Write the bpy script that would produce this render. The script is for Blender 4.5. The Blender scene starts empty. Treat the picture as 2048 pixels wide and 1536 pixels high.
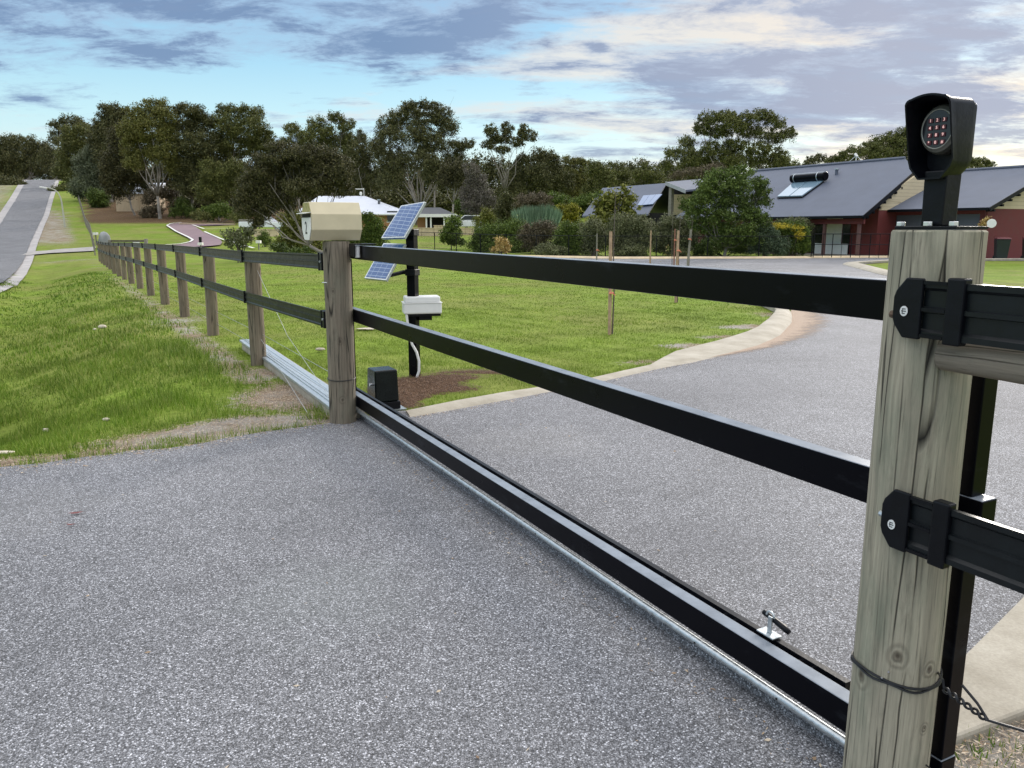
import bpy, math, random
import numpy as np
from mathutils import Vector
from mathutils.geometry import tessellate_polygon

# ------------------------------------------------------------------ camera, world, sun, exposure
scene = bpy.context.scene
H = 1.45                      # eye height
FPX = 1612.0                  # focal length for a 2048 px wide picture
PITCH = math.radians(10.95)
cam_d = bpy.data.cameras.new('camera'); cam = bpy.data.objects.new('camera', cam_d)
scene.collection.objects.link(cam); scene.camera = cam
cam.location = (0, 0, H); cam.rotation_euler = (math.radians(90) - PITCH, 0, 0)
cam_d.sensor_width = 36.0; cam_d.lens = 36.0 * FPX / 2048.0
cam_d.clip_start = 0.05; cam_d.clip_end = 3000

SUN_EL, SUN_AZ = math.radians(16), math.radians(35)     # azimuth clockwise from +Y
world = bpy.data.worlds.new('World'); scene.world = world; world.use_nodes = True
sun_d = bpy.data.lights.new('sun', 'SUN'); sun = bpy.data.objects.new('sun', sun_d)
scene.collection.objects.link(sun)
sun_d.energy = 1.7; sun_d.angle = math.radians(16); sun_d.color = (1.0, 0.93, 0.84)
sd = Vector((math.sin(SUN_AZ) * math.cos(SUN_EL), math.cos(SUN_AZ) * math.cos(SUN_EL), math.sin(SUN_EL)))
sun.rotation_euler = (-sd).to_track_quat('-Z', 'Y').to_euler()
scene.view_settings.view_transform = 'Standard'; scene.view_settings.look = 'None'
scene.view_settings.gamma = 1.0; scene.view_settings.exposure = 0.95
scene.render.engine = 'CYCLES'
scene.cycles.max_bounces = 6

# ------------------------------------------------------------------ node helper
class NT:
    def __init__(s, tree):
        s.t = tree; s.n = tree.nodes; s.l = tree.links
    def add(s, typ, **kw):
        nd = s.n.new(typ); ins = kw.pop('ins', {})
        for k, v in kw.items(): setattr(nd, k, v)
        for k, v in ins.items(): s.set(nd, k, v)
        return nd
    def set(s, nd, k, v):
        sock = nd.inputs[k]
        if hasattr(v, 'is_output') or isinstance(v, bpy.types.NodeSocket): s.l.new(v, sock)
        elif isinstance(v, bpy.types.Node): s.l.new(v.outputs[0], sock)
        else:
            if isinstance(v, (tuple, list)) and len(v) == 3 and sock.type == 'RGBA': v = (*v, 1)
            sock.default_value = v
    def math(s, op, a, b=0.0, c=None, clamp=False):
        nd = s.add('ShaderNodeMath', operation=op, use_clamp=clamp)
        s.set(nd, 0, a); s.set(nd, 1, b)
        if c is not None: s.set(nd, 2, c)
        return nd.outputs[0]
    def mix(s, f, a, b, mode='MIX'):
        nd = s.add('ShaderNodeMix', data_type='RGBA', blend_type=mode)
        s.set(nd, 0, f); s.set(nd, 6, a); s.set(nd, 7, b)
        return nd.outputs[2]
    def ramp(s, f, stops, interp='LINEAR'):
        nd = s.add('ShaderNodeValToRGB'); cr = nd.color_ramp; cr.interpolation = interp
        s.set(nd, 0, f)
        while len(cr.elements) < len(stops): cr.elements.new(0.5)
        for e, (p, c) in zip(cr.elements, stops):
            e.position = p
            if not isinstance(c, (tuple, list)): c = (c, c, c)
            e.color = (*c, 1)
        return nd.outputs[0]
    def noise(s, vec, scale, detail=3, rough=0.55, dist=0.0):
        nd = s.add('ShaderNodeTexNoise'); s.set(nd, 'Vector', vec); s.set(nd, 'Scale', scale)
        s.set(nd, 'Detail', detail); s.set(nd, 'Roughness', rough); s.set(nd, 'Distortion', dist)
        return nd.outputs[0]
    def map(s, vec, scale=(1, 1, 1), loc=(0, 0, 0), rot=(0, 0, 0)):
        nd = s.add('ShaderNodeMapping'); s.set(nd, 'Vector', vec)
        nd.inputs['Location'].default_value = loc; nd.inputs['Scale'].default_value = scale
        nd.inputs['Rotation'].default_value = rot
        return nd.outputs[0]
    def maprange(s, v, a, b, c=0.0, d=1.0):
        nd = s.add('ShaderNodeMapRange'); s.set(nd, 0, v)
        for i, x in enumerate((a, b, c, d)): nd.inputs[i + 1].default_value = x
        return nd.outputs[0]

# ------------------------------------------------------------------ sky
w = NT(world.node_tree); w.n.clear()
out = w.add('ShaderNodeOutputWorld'); bg = w.add('ShaderNodeBackground')
w.l.new(bg.outputs[0], out.inputs[0])
tc = w.add('ShaderNodeTexCoord'); dirv = tc.outputs['Generated']
sky = w.add('ShaderNodeTexSky', sky_type='NISHITA', sun_disc=False, sun_elevation=SUN_EL, sun_rotation=SUN_AZ,
            air_density=1.0, dust_density=0.6, ozone_density=2.0)
sep = w.add('ShaderNodeSeparateXYZ', ins={0: dirv})
X_, Y_, Z_ = sep.outputs
zc = w.math('MAXIMUM', Z_, 0.0)
# clear air: the Nishita sky evened out with an elevation ramp
air = w.ramp(zc, [(0.0, (4.3, 4.8, 4.4)), (0.06, (4.0, 4.9, 4.9)), (0.12, (3.1, 4.6, 5.0)), (0.18, (2.15, 3.8, 4.8)), (0.27, (1.45, 2.8, 4.3)), (1.0, (1.2, 2.6, 4.6))])
clear = w.mix(0.85, sky.outputs[0], air)
# cloud sheet: direction projected on a level plane high above, so it recedes in perspective
den = w.math('ADD', zc, 0.15)
cx = w.math('DIVIDE', X_, den); cy = w.math('DIVIDE', Y_, den)
cv = w.add('ShaderNodeCombineXYZ', ins={0: cx, 1: cy, 2: 0.0}).outputs[0]
right = w.maprange(w.math('ADD', X_, w.math('MULTIPLY', Z_, 0.3)), -0.08, 0.45)       # more cloud towards +X
big = w.noise(w.map(cv, (0.8, 1.5, 1), (11.8, 5.2, 0), (0, 0, 0.25)), 1.0, 4, 0.5, 0.2)
fine = w.noise(w.map(cv, (3.0, 4.6, 1), (7.3, 2.2, 0), (0, 0, 0.12)), 1.0, 12, 0.68, 0.2)
wisp = w.noise(w.map(cv, (0.9, 2.6, 1), (11.3, 4.2, 0), (0, 0, 0.32)), 1.0, 7, 0.6, 0.5)
dens = w.math('ADD', w.math('MULTIPLY', big, 0.45), w.math('MULTIPLY', fine, 0.55))
dens = w.math('ADD', dens, w.math('MULTIPLY', right, 0.05))
dens = w.math('ADD', dens, w.maprange(zc, 0.04, 0.26, -0.05, 0.035))
u_ = w.math('DIVIDE', X_, w.math('MAXIMUM', Y_, 0.05)); v_ = w.math('DIVIDE', Z_, w.math('MAXIMUM', Y_, 0.05))
for (px, py, rx, ry, k_) in [(120, 30, 330, 45, .10), (560, 95, 190, 32, .11), (230, 130, 150, 30, .09), (860, 25, 170, 45, .12), (930, 150, 300, 36, .11), (75, 205, 50, 22, .11), (160, 172, 60, 10, .08), (560, 165, 330, 28, -.12),
                             (640, 215, 500, 30, -.10), (1150, 85, 110, 45, -.10), (1560, 140, 330, 42, .12), (1850, 190, 300, 70, .09), (1400, 60, 230, 40, -.10), (1350, 235, 330, 26, .08), (1180, 303, 60, 11, .14), (1700, 330, 500, 60, -.09), (1900, 60, 200, 50, .08), (1190, 90, 26, 14, .13)]:
    a_ = ((px - 1024) / FPX, -math.sin(PITCH) - (py - 768) / FPX * math.cos(PITCH), math.cos(PITCH) - (py - 768) / FPX * math.sin(PITCH))
    du = w.math('MULTIPLY', w.math('SUBTRACT', u_, a_[0] / a_[2]), FPX * .97 / rx); dv_ = w.math('MULTIPLY', w.math('SUBTRACT', v_, a_[1] / a_[2]), FPX * .97 / ry)
    r2 = w.math('ADD', w.math('MULTIPLY', du, du), w.math('MULTIPLY', dv_, dv_))
    dens = w.math('MULTIPLY_ADD', w.math('EXPONENT', w.math('MULTIPLY', r2, -1.0)), k_ * .62, dens)
lit = w.math('ADD', w.math('MULTIPLY', wisp, 0.62), w.math('ADD', w.math('MULTIPLY', fine, 0.33), w.math('MULTIPLY', right, 0.10)))
for (px, py, rx, ry, k_) in [(1500, 55, 200, 40, .12), (1230, 130, 260, 36, .10), (1080, 215, 330, 22, .10), (1450, 255, 260, 14, .10), (1980, 170, 120, 50, .10), (60, 232, 130, 12, .12), (400, 150, 400, 90, -.06)]:
    a_ = ((px - 1024) / FPX, -math.sin(PITCH) - (py - 768) / FPX * math.cos(PITCH), math.cos(PITCH) - (py - 768) / FPX * math.sin(PITCH))
    du = w.math('MULTIPLY', w.math('SUBTRACT', u_, a_[0] / a_[2]), FPX * .97 / rx); dv_ = w.math('MULTIPLY', w.math('SUBTRACT', v_, a_[1] / a_[2]), FPX * .97 / ry)
    lit = w.math('MULTIPLY_ADD', w.math('EXPONENT', w.math('MULTIPLY', w.math('ADD', w.math('MULTIPLY', du, du), w.math('MULTIPLY', dv_, dv_)), -1.0)), k_, lit)
m_grey = w.maprange(dens, 0.470, 0.585)
m_lit = w.maprange(lit, 0.50, 0.62)
grey_c = w.mix(w.maprange(w.math('ADD', dens, w.math('MULTIPLY', w.math('SUBTRACT', fine, .5), .6)), 0.50, 0.66), (2.1, 2.85, 3.9), (1.0, 1.5, 2.5))
grey_c = w.mix(w.math('MULTIPLY', right, 0.55), grey_c, (3.0, 3.1, 3.7))
lit_c = w.mix(right, (4.0, 4.2, 4.3), (5.4, 4.5, 3.6))
c1 = w.mix(w.math('MULTIPLY', m_lit, 0.8), clear, lit_c)
c2 = w.mix(w.math('MULTIPLY', m_grey, 0.9), c1, grey_c)
hz = w.maprange(zc, 0.0, 0.12, 1.0, 0.0)
c3 = w.mix(w.math('MULTIPLY', hz, 0.6), c2, w.mix(right, (3.7, 4.6, 4.7), (4.7, 4.5, 3.8)))
up = w.maprange(Z_, 0.30, 0.62, 1.0, 3.3)                      # out-of-view sky overhead is boosted to throw more light on the ground
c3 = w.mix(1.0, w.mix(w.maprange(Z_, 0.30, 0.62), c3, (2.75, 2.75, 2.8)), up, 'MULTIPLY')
below = w.maprange(Z_, -0.04, 0.0)
c4 = w.mix(below, (1.0, 1.1, .9), c3)
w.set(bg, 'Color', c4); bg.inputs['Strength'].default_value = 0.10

# ------------------------------------------------------------------ geometry frame helpers
rng = np.random.default_rng(7); random.seed(7)
F = np.array([0, math.cos(PITCH), -math.sin(PITCH)]); U = np.array([0, math.sin(PITCH), math.cos(PITCH)])
th = math.radians(27.25)
T = np.array([-math.sin(th), math.cos(th), 0.0]); N = np.array([math.cos(th), math.sin(th), 0.0]); ZV = np.array([0, 0, 1.0])
def ray(x, y): return F + np.array([(x - 1024) / FPX, 0, 0]) - (y - 768) / FPX * U
def G(x, y, z=0.0):
    v = ray(x, y); return v * ((z - H) / v[2]) + np.array([0, 0, H])
def at(x, y, D):
    v = ray(x, y); return v * (D / v[1]) + np.array([0, 0, H])
def onN(x, y, n):
    v = ray(x, y); return v * (n / (v @ N)) + np.array([0, 0, H])
def W(s, n, z=0.0): return T * s + N * n + ZV * z
def mpp(D): return D / FPX * 0.985          # metres per full-size pixel at distance D

def interp(xs, pts): return np.interp(xs, [p[0] for p in pts], [p[1] for p in pts])
PL = [(0, 0), (8, 0), (14, -.05), (22, -.15), (28, -.25), (38, -.43), (46, -.5), (53, -.48), (60, -.22), (66, .08), (100, 1.8), (116, 3.2), (145, 6.5), (200, 12.6), (215, 13.7), (260, 14.6), (600, 16)]
QL = [(0, 0), (46, 0), (60, .25), (85, 1.15), (110, 2.4), (150, 5), (200, 7.5), (260, 9), (600, 12)]
def sm(x): x = np.clip(x, 0, 1); return x * x * (3 - 2 * x)
def terr(X, Y):
    X = np.asarray(X, float); Y = np.asarray(Y, float); D = np.maximum(Y, 0.01)
    r = X / D
    p = interp(Y, PL); q = interp(Y, QL)
    z = p + (q - p) * sm((r + .40) / .22)
    v = (X - (1.86 - .551 * Y)) * 0.876                         # distance right of the fence line
    bump = np.exp(-((v + 2.7) / 1.3) ** 2) * sm((Y - 4.6) / 2.6) * sm((60 - Y) / 25) * sm((-v - .2) / .9)
    z = z - 0.48 * bump - 0.22 * sm((-v - 3.0) / 2.0) * sm((Y - 6) / 10) * sm((70 - Y) / 25)
    z = z + np.where(v < -.5, 0.03 * np.sin(X * 1.9 + Y * .7) * np.sin(Y * 1.3 - X * .6) * sm((Y - 5.5) / 3) * sm((-v - .5) / 1), 0)
    m = np.exp(-(((X + .55) / .9) ** 2 + ((Y - 7.7) / .65) ** 2)) * .07
    return z + m * (((X + .55) / .9) ** 2 + ((Y - 7.7) / .65) ** 2 < 3)
def onT(x, y, dmin=4.0):
    v = ray(x, y); Ds = np.concatenate([np.arange(dmin, 60, .05), np.arange(60, 400, .25)])
    zz = H + v[2] / v[1] * Ds; tz = terr(v[0] / v[1] * Ds, Ds)
    k = np.argmax(zz <= tz) if np.any(zz <= tz) else len(Ds) - 1
    return np.array([v[0] / v[1] * Ds[k], Ds[k], tz[k]])

# ------------------------------------------------------------------ mesh builder and linking
col = scene.collection
def nz(v): v = np.asarray(v, float); return v / (np.linalg.norm(v) + 1e-12)
class MB:
    def __init__(s): s.v = []; s.f = []; s.k = 0
    def addvf(s, v, f):
        v = np.asarray(v, float).reshape(-1, 3); s.v.append(v); s.f += [[i + s.k for i in q] for q in f]; s.k += len(v)
    def hexa(s, p8):
        s.addvf(p8, [(0, 3, 2, 1), (4, 5, 6, 7), (0, 1, 5, 4), (1, 2, 6, 5), (2, 3, 7, 6), (3, 0, 4, 7)]); return s
    def box(s, c, ax, ay, az, hx, hy, hz):
        c = np.asarray(c, float); ax, ay, az = nz(ax) * hx, nz(ay) * hy, nz(az) * hz
        q = [(-1, -1), (1, -1), (1, 1), (-1, 1)]
        return s.hexa([c + a * ax + b * ay - az for a, b in q] + [c + a * ax + b * ay + az for a, b in q])
    def gbox(s, s0, s1, n0, n1, z0, z1):     # box in the gate frame
        return s.box(W((s0 + s1) / 2, (n0 + n1) / 2, (z0 + z1) / 2), T, N, ZV, abs(s1 - s0) / 2, abs(n1 - n0) / 2, abs(z1 - z0) / 2)
    def wbox(s, x0, x1, y0, y1, z0, z1):
        return s.box(((x0 + x1) / 2, (y0 + y1) / 2, (z0 + z1) / 2), (1, 0, 0), (0, 1, 0), (0, 0, 1), (x1 - x0) / 2, (y1 - y0) / 2, (z1 - z0) / 2)
    def tube(s, path, rad, seg=8, cap=True):
        P = [np.asarray(p, float) for p in path]; n = len(P)
        if np.isscalar(rad): rad = [rad] * n
        V = []; ref = None
        for i in range(n):
            t = nz(P[min(i + 1, n - 1)] - P[max(i - 1, 0)])
            if ref is None: ref = np.array([1.0, 0, 0]) if abs(t[0]) < .8 else np.array([0, 1.0, 0])
            a = nz(ref - t * (ref @ t)); b = np.cross(t, a); ref = a
            for k in range(seg):
                q = 2 * math.pi * k / seg; V.append(P[i] + (a * math.cos(q) + b * math.sin(q)) * rad[i])
        Fc = [(i * seg + k, i * seg + (k + 1) % seg, (i + 1) * seg + (k + 1) % seg, (i + 1) * seg + k) for i in range(n - 1) for k in range(seg)]
        if cap: Fc += [tuple(range(seg))[::-1], tuple((n - 1) * seg + k for k in range(seg))]
        s.addvf(V, Fc); return s
    def prism(s, poly, d):                  # planar polygon extruded by vector d
        P = np.asarray(poly, float); n = len(P); d = np.asarray(d, float)
        s.addvf(np.vstack([P, P + d]), [tuple(range(n))[::-1], tuple(range(n, 2 * n))] + [(i, (i + 1) % n, n + (i + 1) % n, n + i) for i in range(n)])
        return s
    def slab(s, quad, th_):                 # quad thickened along its normal
        P = np.asarray(quad, float); nn = nz(np.cross(P[1] - P[0], P[2] - P[0])); return s.prism(P, nn * th_)
    def disc(s, c, ax, r, th_, seg=20, rx=None):
        ax = nz(ax); a = nz(np.cross(ax, ZV)) if abs(ax[2]) < .9 else np.array([1.0, 0, 0]); b = np.cross(ax, a); rx = rx or r
        return s.prism([np.asarray(c) + a * rx * math.cos(2 * math.pi * k / seg) + b * r * math.sin(2 * math.pi * k / seg) for k in range(seg)], ax * th_)
    def sphere(s, c, r, seg=10, rings=6):
        V = []; r = np.asarray(r) * np.ones(3)
        for i in range(rings + 1):
            a = math.pi * i / rings
            for k in range(seg): V.append(np.asarray(c) + r * np.array([math.sin(a) * math.cos(2 * math.pi * k / seg), math.sin(a) * math.sin(2 * math.pi * k / seg), math.cos(a)]))
        s.addvf(V, [(i * seg + k, (i + 1) * seg + k, (i + 1) * seg + (k + 1) % seg, i * seg + (k + 1) % seg) for i in range(rings) for k in range(seg)]); return s
    def rock(s, c, r, seed):
        g = np.random.default_rng(seed); k0 = s.k; s.sphere((0, 0, 0), 1, 9, 6)
        v = s.v[-1]; d = g.normal(size=(6, 3)); 
        f = 1 + .12 * np.sin(v @ d.T * 1.7).sum(1) / 1.5
        s.v[-1] = np.asarray(c) + v * f[:, None] * np.asarray(r); return s
def mesh_from(name, v, f, smooth=False):
    me = bpy.data.meshes.new(name); me.from_pydata([tuple(p) for p in v], [], [tuple(q) for q in f]); me.update()
    if smooth: me.polygons.foreach_set('use_smooth', [True] * len(me.polygons))
    return me
def part(name, mb, material, parent=None, smooth=False, bevel=0.0, kind=None, label=None, seg=2, auto=False):
    V = np.vstack(mb.v) if mb.v else np.zeros((0, 3))
    off = np.zeros(3); p = parent
    while p is not None: off += np.array(p.location); p = p.parent
    me = mesh_from(name, V - off, mb.f, smooth); me.materials.append(material)
    o = bpy.data.objects.new(name, me); col.objects.link(o)
    if parent is not None: o.parent = parent
    if bevel:
        m = o.modifiers.new('bevel', 'BEVEL'); m.width = bevel; m.segments = seg; m.limit_method = 'ANGLE'; m.angle_limit = math.radians(35)
    if smooth == 'auto' or auto:
        me.polygons.foreach_set('use_smooth', [True] * len(me.polygons))
        me.set_sharp_from_angle(angle=math.radians(35))
    if kind: o['kind'] = kind
    if label: o['label'] = label
    return o
def thing(name, label, cat, loc, group=None):
    o = bpy.data.objects.new(name, None); col.objects.link(o); o.location = tuple(loc); o.empty_display_size = .1
    o['label'] = label; o['category'] = cat
    if group: o['group'] = group
    return o
def tag(o, label, cat, group=None, kind=None):
    o['label'] = label; o['category'] = cat
    if group: o['group'] = group
    if kind: o['kind'] = kind
    return o
def base(parent):
    off = np.zeros(3); p = parent
    while p is not None: off += np.array(p.location); p = p.parent
    return off
def fastmesh(name, V, nper, material, parent=None):
    """V: (n, nper, 3) faces of nper corners"""
    n = len(V); off = base(parent)
    me = bpy.data.meshes.new(name); me.vertices.add(n * nper); me.loops.add(n * nper); me.polygons.add(n)
    me.vertices.foreach_set('co', (V.reshape(-1, 3) - off).astype(np.float32).ravel())
    me.loops.foreach_set('vertex_index', np.arange(n * nper, dtype=np.int32))
    me.polygons.foreach_set('loop_start', np.arange(0, n * nper, nper, dtype=np.int32))
    me.polygons.foreach_set('loop_total', np.full(n, nper, dtype=np.int32))
    me.update(calc_edges=True); me.materials.append(material)
    o = bpy.data.objects.new(name, me); col.objects.link(o)
    if parent is not None: o.parent = parent
    return o
def text_mb(mb, s_, c, right_, up_, size, depth=0.001):
    cu = bpy.data.curves.new('t', 'FONT'); cu.body = s_; cu.size = size; cu.align_x = 'CENTER'; cu.align_y = 'CENTER'; cu.resolution_u = 3; cu.extrude = depth
    ob = bpy.data.objects.new('t', cu); me = bpy.data.meshes.new_from_object(ob)
    r_, u_ = nz(right_), nz(up_); o_ = np.cross(r_, u_)
    V = np.array([v.co[:] for v in me.vertices]); 
    P = np.asarray(c) + V[:, :1] * r_ + V[:, 1:2] * u_ + V[:, 2:] * o_
    mb.addvf(P, [tuple(p.vertices) for p in me.polygons])
    bpy.data.objects.remove(ob); bpy.data.meshes.remove(me); bpy.data.curves.remove(cu)

# ------------------------------------------------------------------ materials
def newmat(name):
    m = bpy.data.materials.new(name); m.use_nodes = True; t = NT(m.node_tree); b = m.node_tree.nodes['Principled BSDF']
    t.b = b; t.co = t.add('ShaderNodeTexCoord').outputs['Object']; return m, t
def bump(t, h, strength, dist):
    nd = t.add('ShaderNodeBump', ins={'Height': h}); nd.inputs['Strength'].default_value = strength; nd.inputs['Distance'].default_value = dist
    t.l.new(nd.outputs[0], t.b.inputs['Normal'])
def simple(name, c, rough=.6, metal=0.0, var=.12, scale=6.0, bmp=0.0, coat=0.0, spec=.5):
    m, t = newmat(name); t.b.inputs['Specular IOR Level'].default_value = spec; n_ = t.noise(t.co, scale, 5, .6)
    f_ = t.maprange(n_, .3, .7, 1 - var, 1 + var)
    cc = t.add('ShaderNodeVectorMath', operation='SCALE'); cc.inputs[0].default_value = c; t.l.new(f_, cc.inputs['Scale'])
    t.set(t.b, 'Base Color', cc.outputs[0]); t.b.inputs['Metallic'].default_value = metal
    t.set(t.b, 'Roughness', t.maprange(n_, .3, .7, max(.02, rough - .08), min(1, rough + .08)))
    if coat: t.b.inputs['Coat Weight'].default_value = coat
    if bmp: bump(t, n_, bmp, .01)
    return m
M = {}
# asphalt
def asphalt(name, k=1.0, tint=(1, 1, 1.03), stain=()):
    m, t = newmat(name)
    vo = t.add('ShaderNodeTexVoronoi', ins={'Vector': t.co, 'Scale': 195.0}); vs = t.add('ShaderNodeSeparateColor', ins={0: vo.outputs['Color']})
    v2 = t.add('ShaderNodeTexVoronoi', ins={'Vector': t.co, 'Scale': 290.0}); v2s = t.add('ShaderNodeSeparateColor', ins={0: v2.outputs['Color']})
    c = t.ramp(vs.outputs[0], [(0, .025), (.35, .08), (.68, .175), (.90, .33), (1.0, .70)])
    c2 = t.ramp(v2s.outputs[1], [(0, .045), (.5, .115), (.85, .20), (1.0, .46)])
    c = t.mix(.45, c, c2)
    edge = t.maprange(vo.outputs['Distance'], .35, .75, 1.0, .45)
    c = t.mix(1.0, c, edge, 'MULTIPLY')
    big = t.noise(t.co, .55, 5, .6); mid = t.noise(t.co, 5.0, 4, .6)
    f_ = t.math('MULTIPLY', t.maprange(big, .3, .7, .80, 1.16), t.maprange(mid, .3, .7, .93, 1.07))
    c = t.mix(1.0, c, f_, 'MULTIPLY')
    c = t.mix(1.0, c, tuple(k * x for x in tint), 'MULTIPLY')
    if stain:
        for (sx_, sy_, r_, cc_, q_) in stain:
            ds = t.add('ShaderNodeVectorMath', operation='DISTANCE'); t.set(ds, 0, t.co); ds.inputs[1].default_value = (sx_, sy_, 0.004)
            m_ = t.math('ADD', t.math('DIVIDE', ds.outputs['Value'], r_), t.math('MULTIPLY', t.math('SUBTRACT', t.noise(t.co, 3.2, 5, .65), .5), 1.6))
            c = t.mix(t.maprange(m_, .45, 1.1, q_, 0), c, cc_)
    t.set(t.b, 'Base Color', c); t.b.inputs['Roughness'].default_value = .82; t.b.inputs['Specular IOR Level'].default_value = .35
    bump(t, t.math('MULTIPLY', vo.outputs['Distance'], -1.0), .55, .004)
    return m
M['asphalt'] = asphalt('asphalt', 1.60, (.975, .985, 1.05), [(-.72, 3.02, .42, (.27, .30, .29), .14), (.9, 3.6, .35, (.10, .10, .11), .25), (-2.6, 4.0, .5, (.30, .29, .27), .12), (2.2, 7.2, .8, (.13, .13, .14), .22), (0.2, 5.4, .5, (.28, .27, .25), .14)])
M['road'] = asphalt('road_asphalt', 1.25, (1, 1, 1.05))
# ground: grass / dirt / mulch from painted ground-cover attributes
m, t = newmat('ground'); M['ground'] = m
a1 = t.add('ShaderNodeAttribute', attribute_name='dirt').outputs['Fac']; a2 = t.add('ShaderNodeAttribute', attribute_name='mulch').outputs['Fac']
n1 = t.noise(t.co, 1.1, 6, .65); n2 = t.noise(t.co, 14.0, 5, .7); n3 = t.noise(t.co, 60.0, 3, .7); n4 = t.noise(t.co, .22, 4, .6)
g = t.ramp(n2, [(.28, (.10, .145, .018)), (.48, (.155, .22, .028)), (.62, (.205, .285, .042)), (.8, (.28, .32, .085))])
g = t.mix(t.maprange(n4, .42, .60, 0, .75), g, t.mix(n2, (.14, .165, .035), (.29, .28, .09)))
g = t.mix(1.0, g, t.maprange(n1, .3, .7, .78, 1.2), 'MULTIPLY')
d = t.ramp(n3, [(.3, (.10, .075, .05)), (.5, (.24, .18, .125)), (.62, (.36, .29, .21)), (.75, (.50, .44, .36))])
d = t.mix(t.maprange(n1, .45, .6), d, t.mix(n3, (.16, .15, .13), (.50, .47, .43)))
mu = t.ramp(n3, [(.3, (.035, .02, .012)), (.55, (.13, .075, .045)), (.75, (.24, .155, .10))])
k_ = t.math('ADD', a1, t.math('MULTIPLY', t.math('SUBTRACT', n2, .5), 1.5)); k_ = t.maprange(k_, .38, .62)
c = t.mix(k_, g, d)
k2 = t.maprange(t.math('ADD', a2, t.math('MULTIPLY', t.math('SUBTRACT', n2, .5), 1.0)), .42, .58)
c = t.mix(k2, c, mu)
t.set(t.b, 'Base Color', c); t.b.inputs['Roughness'].default_value = 1.0; t.b.inputs['Specular IOR Level'].default_value = .1
bump(t, t.math('ADD', n3, n2), .6, .03)

def foliage(name, dark, light, third=None, rough=.6, spec=.25):
    m, t = newmat(name); g = t.add('ShaderNodeNewGeometry').outputs['Random Per Island']
    c = t.ramp(g, [(0, dark), (.6, light), (1, third or light)])
    n_ = t.noise(t.co, .55, 3, .6); c = t.mix(1.0, c, t.maprange(n_, .3, .7, .72, 1.28), 'MULTIPLY')
    t.set(t.b, 'Base Color', c); t.b.inputs['Roughness'].default_value = rough; t.b.inputs['Specular IOR Level'].default_value = spec
    return m
M['blade'] = foliage('grass_blade', (.075, .14, .010), (.17, .275, .022), (.33, .35, .09))
M['blade_lawn'] = foliage('lawn_blade', (.125, .19, .018), (.22, .315, .034), (.31, .37, .075))
M['straw'] = foliage('straw', (.20, .13, .08), (.40, .30, .20), (.56, .48, .37))
M['chip'] = foliage('bark_chip', (.05, .028, .016), (.17, .10, .06), (.30, .20, .13))
M['euc_dark'] = foliage('gum_leaf_dark', (0.047, 0.053, 0.020), (0.094, 0.098, 0.033), (0.152, 0.139, 0.050))
M['euc'] = foliage('gum_leaf', (0.058, 0.069, 0.019), (0.119, 0.132, 0.033), (0.187, 0.178, 0.053))
M['euc_olive'] = foliage('gum_leaf_olive', (0.076, 0.084, 0.021), (0.152, 0.156, 0.036), (0.215, 0.191, 0.053))
M['euc_grey'] = foliage('gum_leaf_grey', (0.069, 0.086, 0.048), (0.132, 0.152, 0.083), (0.180, 0.198, 0.113))
M['sheoak'] = foliage('sheoak_leaf', (.034, .036, .015), (.078, .074, .028), (.13, .115, .045))
M['brownleaf'] = foliage('brown_leaf', (.075, .066, .052), (.135, .118, .095), (.19, .17, .14))
M['feather'] = foliage('feathery_leaf', (.045, .072, .014), (.095, .140, .026), (.155, .20, .04))
M['hedge'] = foliage('hedge_leaf', (0.049, 0.079, 0.014), (0.104, 0.152, 0.024), (0.166, 0.211, 0.036))
M['greyolive'] = foliage('grey_olive_leaf', (0.083, 0.092, 0.042), (0.159, 0.172, 0.077), (0.249, 0.251, 0.131))
M['bluegreen'] = foliage('blue_green_leaf', (0.069, 0.119, 0.065), (0.139, 0.218, 0.125), (0.222, 0.317, 0.190))
M['yellowgreen'] = foliage('yellow_green_leaf', (0.139, 0.145, 0.014), (0.263, 0.264, 0.024), (0.444, 0.370, 0.036))
M['yellowgreen2'] = foliage('olive_yellow_leaf', (0.083, 0.092, 0.018), (0.166, 0.178, 0.030), (0.263, 0.251, 0.053))
M['bluegreen2'] = foliage('dull_blue_green_leaf', (0.055, 0.086, 0.048), (0.111, 0.152, 0.083), (0.166, 0.211, 0.119))
M['redbrown'] = foliage('red_brown_leaf', (.060, .052, .028), (.125, .100, .058), (.20, .16, .10))
M['dry'] = foliage('dry_leaf', (0.277, 0.172, 0.048), (0.471, 0.330, 0.107), (0.582, 0.449, 0.190))
M['flower'] = foliage('yellow_flower', (.45, .33, .02), (.60, .47, .03), (.7, .6, .1))

def dusty(name, c, top, rough):
    m, t = newmat(name); g = t.add('ShaderNodeNewGeometry'); sp_ = t.add('ShaderNodeSeparateXYZ', ins={0: g.outputs['True Normal']})
    n_ = t.noise(t.co, 9, 5, .65); d_ = t.math('MULTIPLY', t.maprange(sp_.outputs[2], .55, .9), t.maprange(n_, .3, .6, .7, 1.0)); sm_ = t.maprange(t.noise(t.map(t.co, (3, 3, 9)), 1.0, 5, .7), .58, .75, 0, .25)
    t.set(t.b, 'Base Color', t.mix(t.math('MAXIMUM', d_, t.math('MULTIPLY', sm_, .25)), c, top)); t.b.inputs['Specular IOR Level'].default_value = .12
    t.set(t.b, 'Roughness', t.math('ADD', rough, t.math('MULTIPLY', n_, .15))); return m
M['black'] = dusty('black_paint', (.0008, .0010, .0032), (.24, .27, .31), .22)
M['blackmatt'] = simple('black_plastic', (.0028, .0034, .0055), .42, 0, .25, 25, .15, spec=.22)
M['rail'] = simple('black_vinyl_rail', (.005, .007, .0085), .38, 0, .2, 18, .1, spec=.3)
M['dkgreen'] = simple('dark_green_cover', (.002, .005, .0045), .25, 0, .25, 12, spec=.3)
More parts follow.
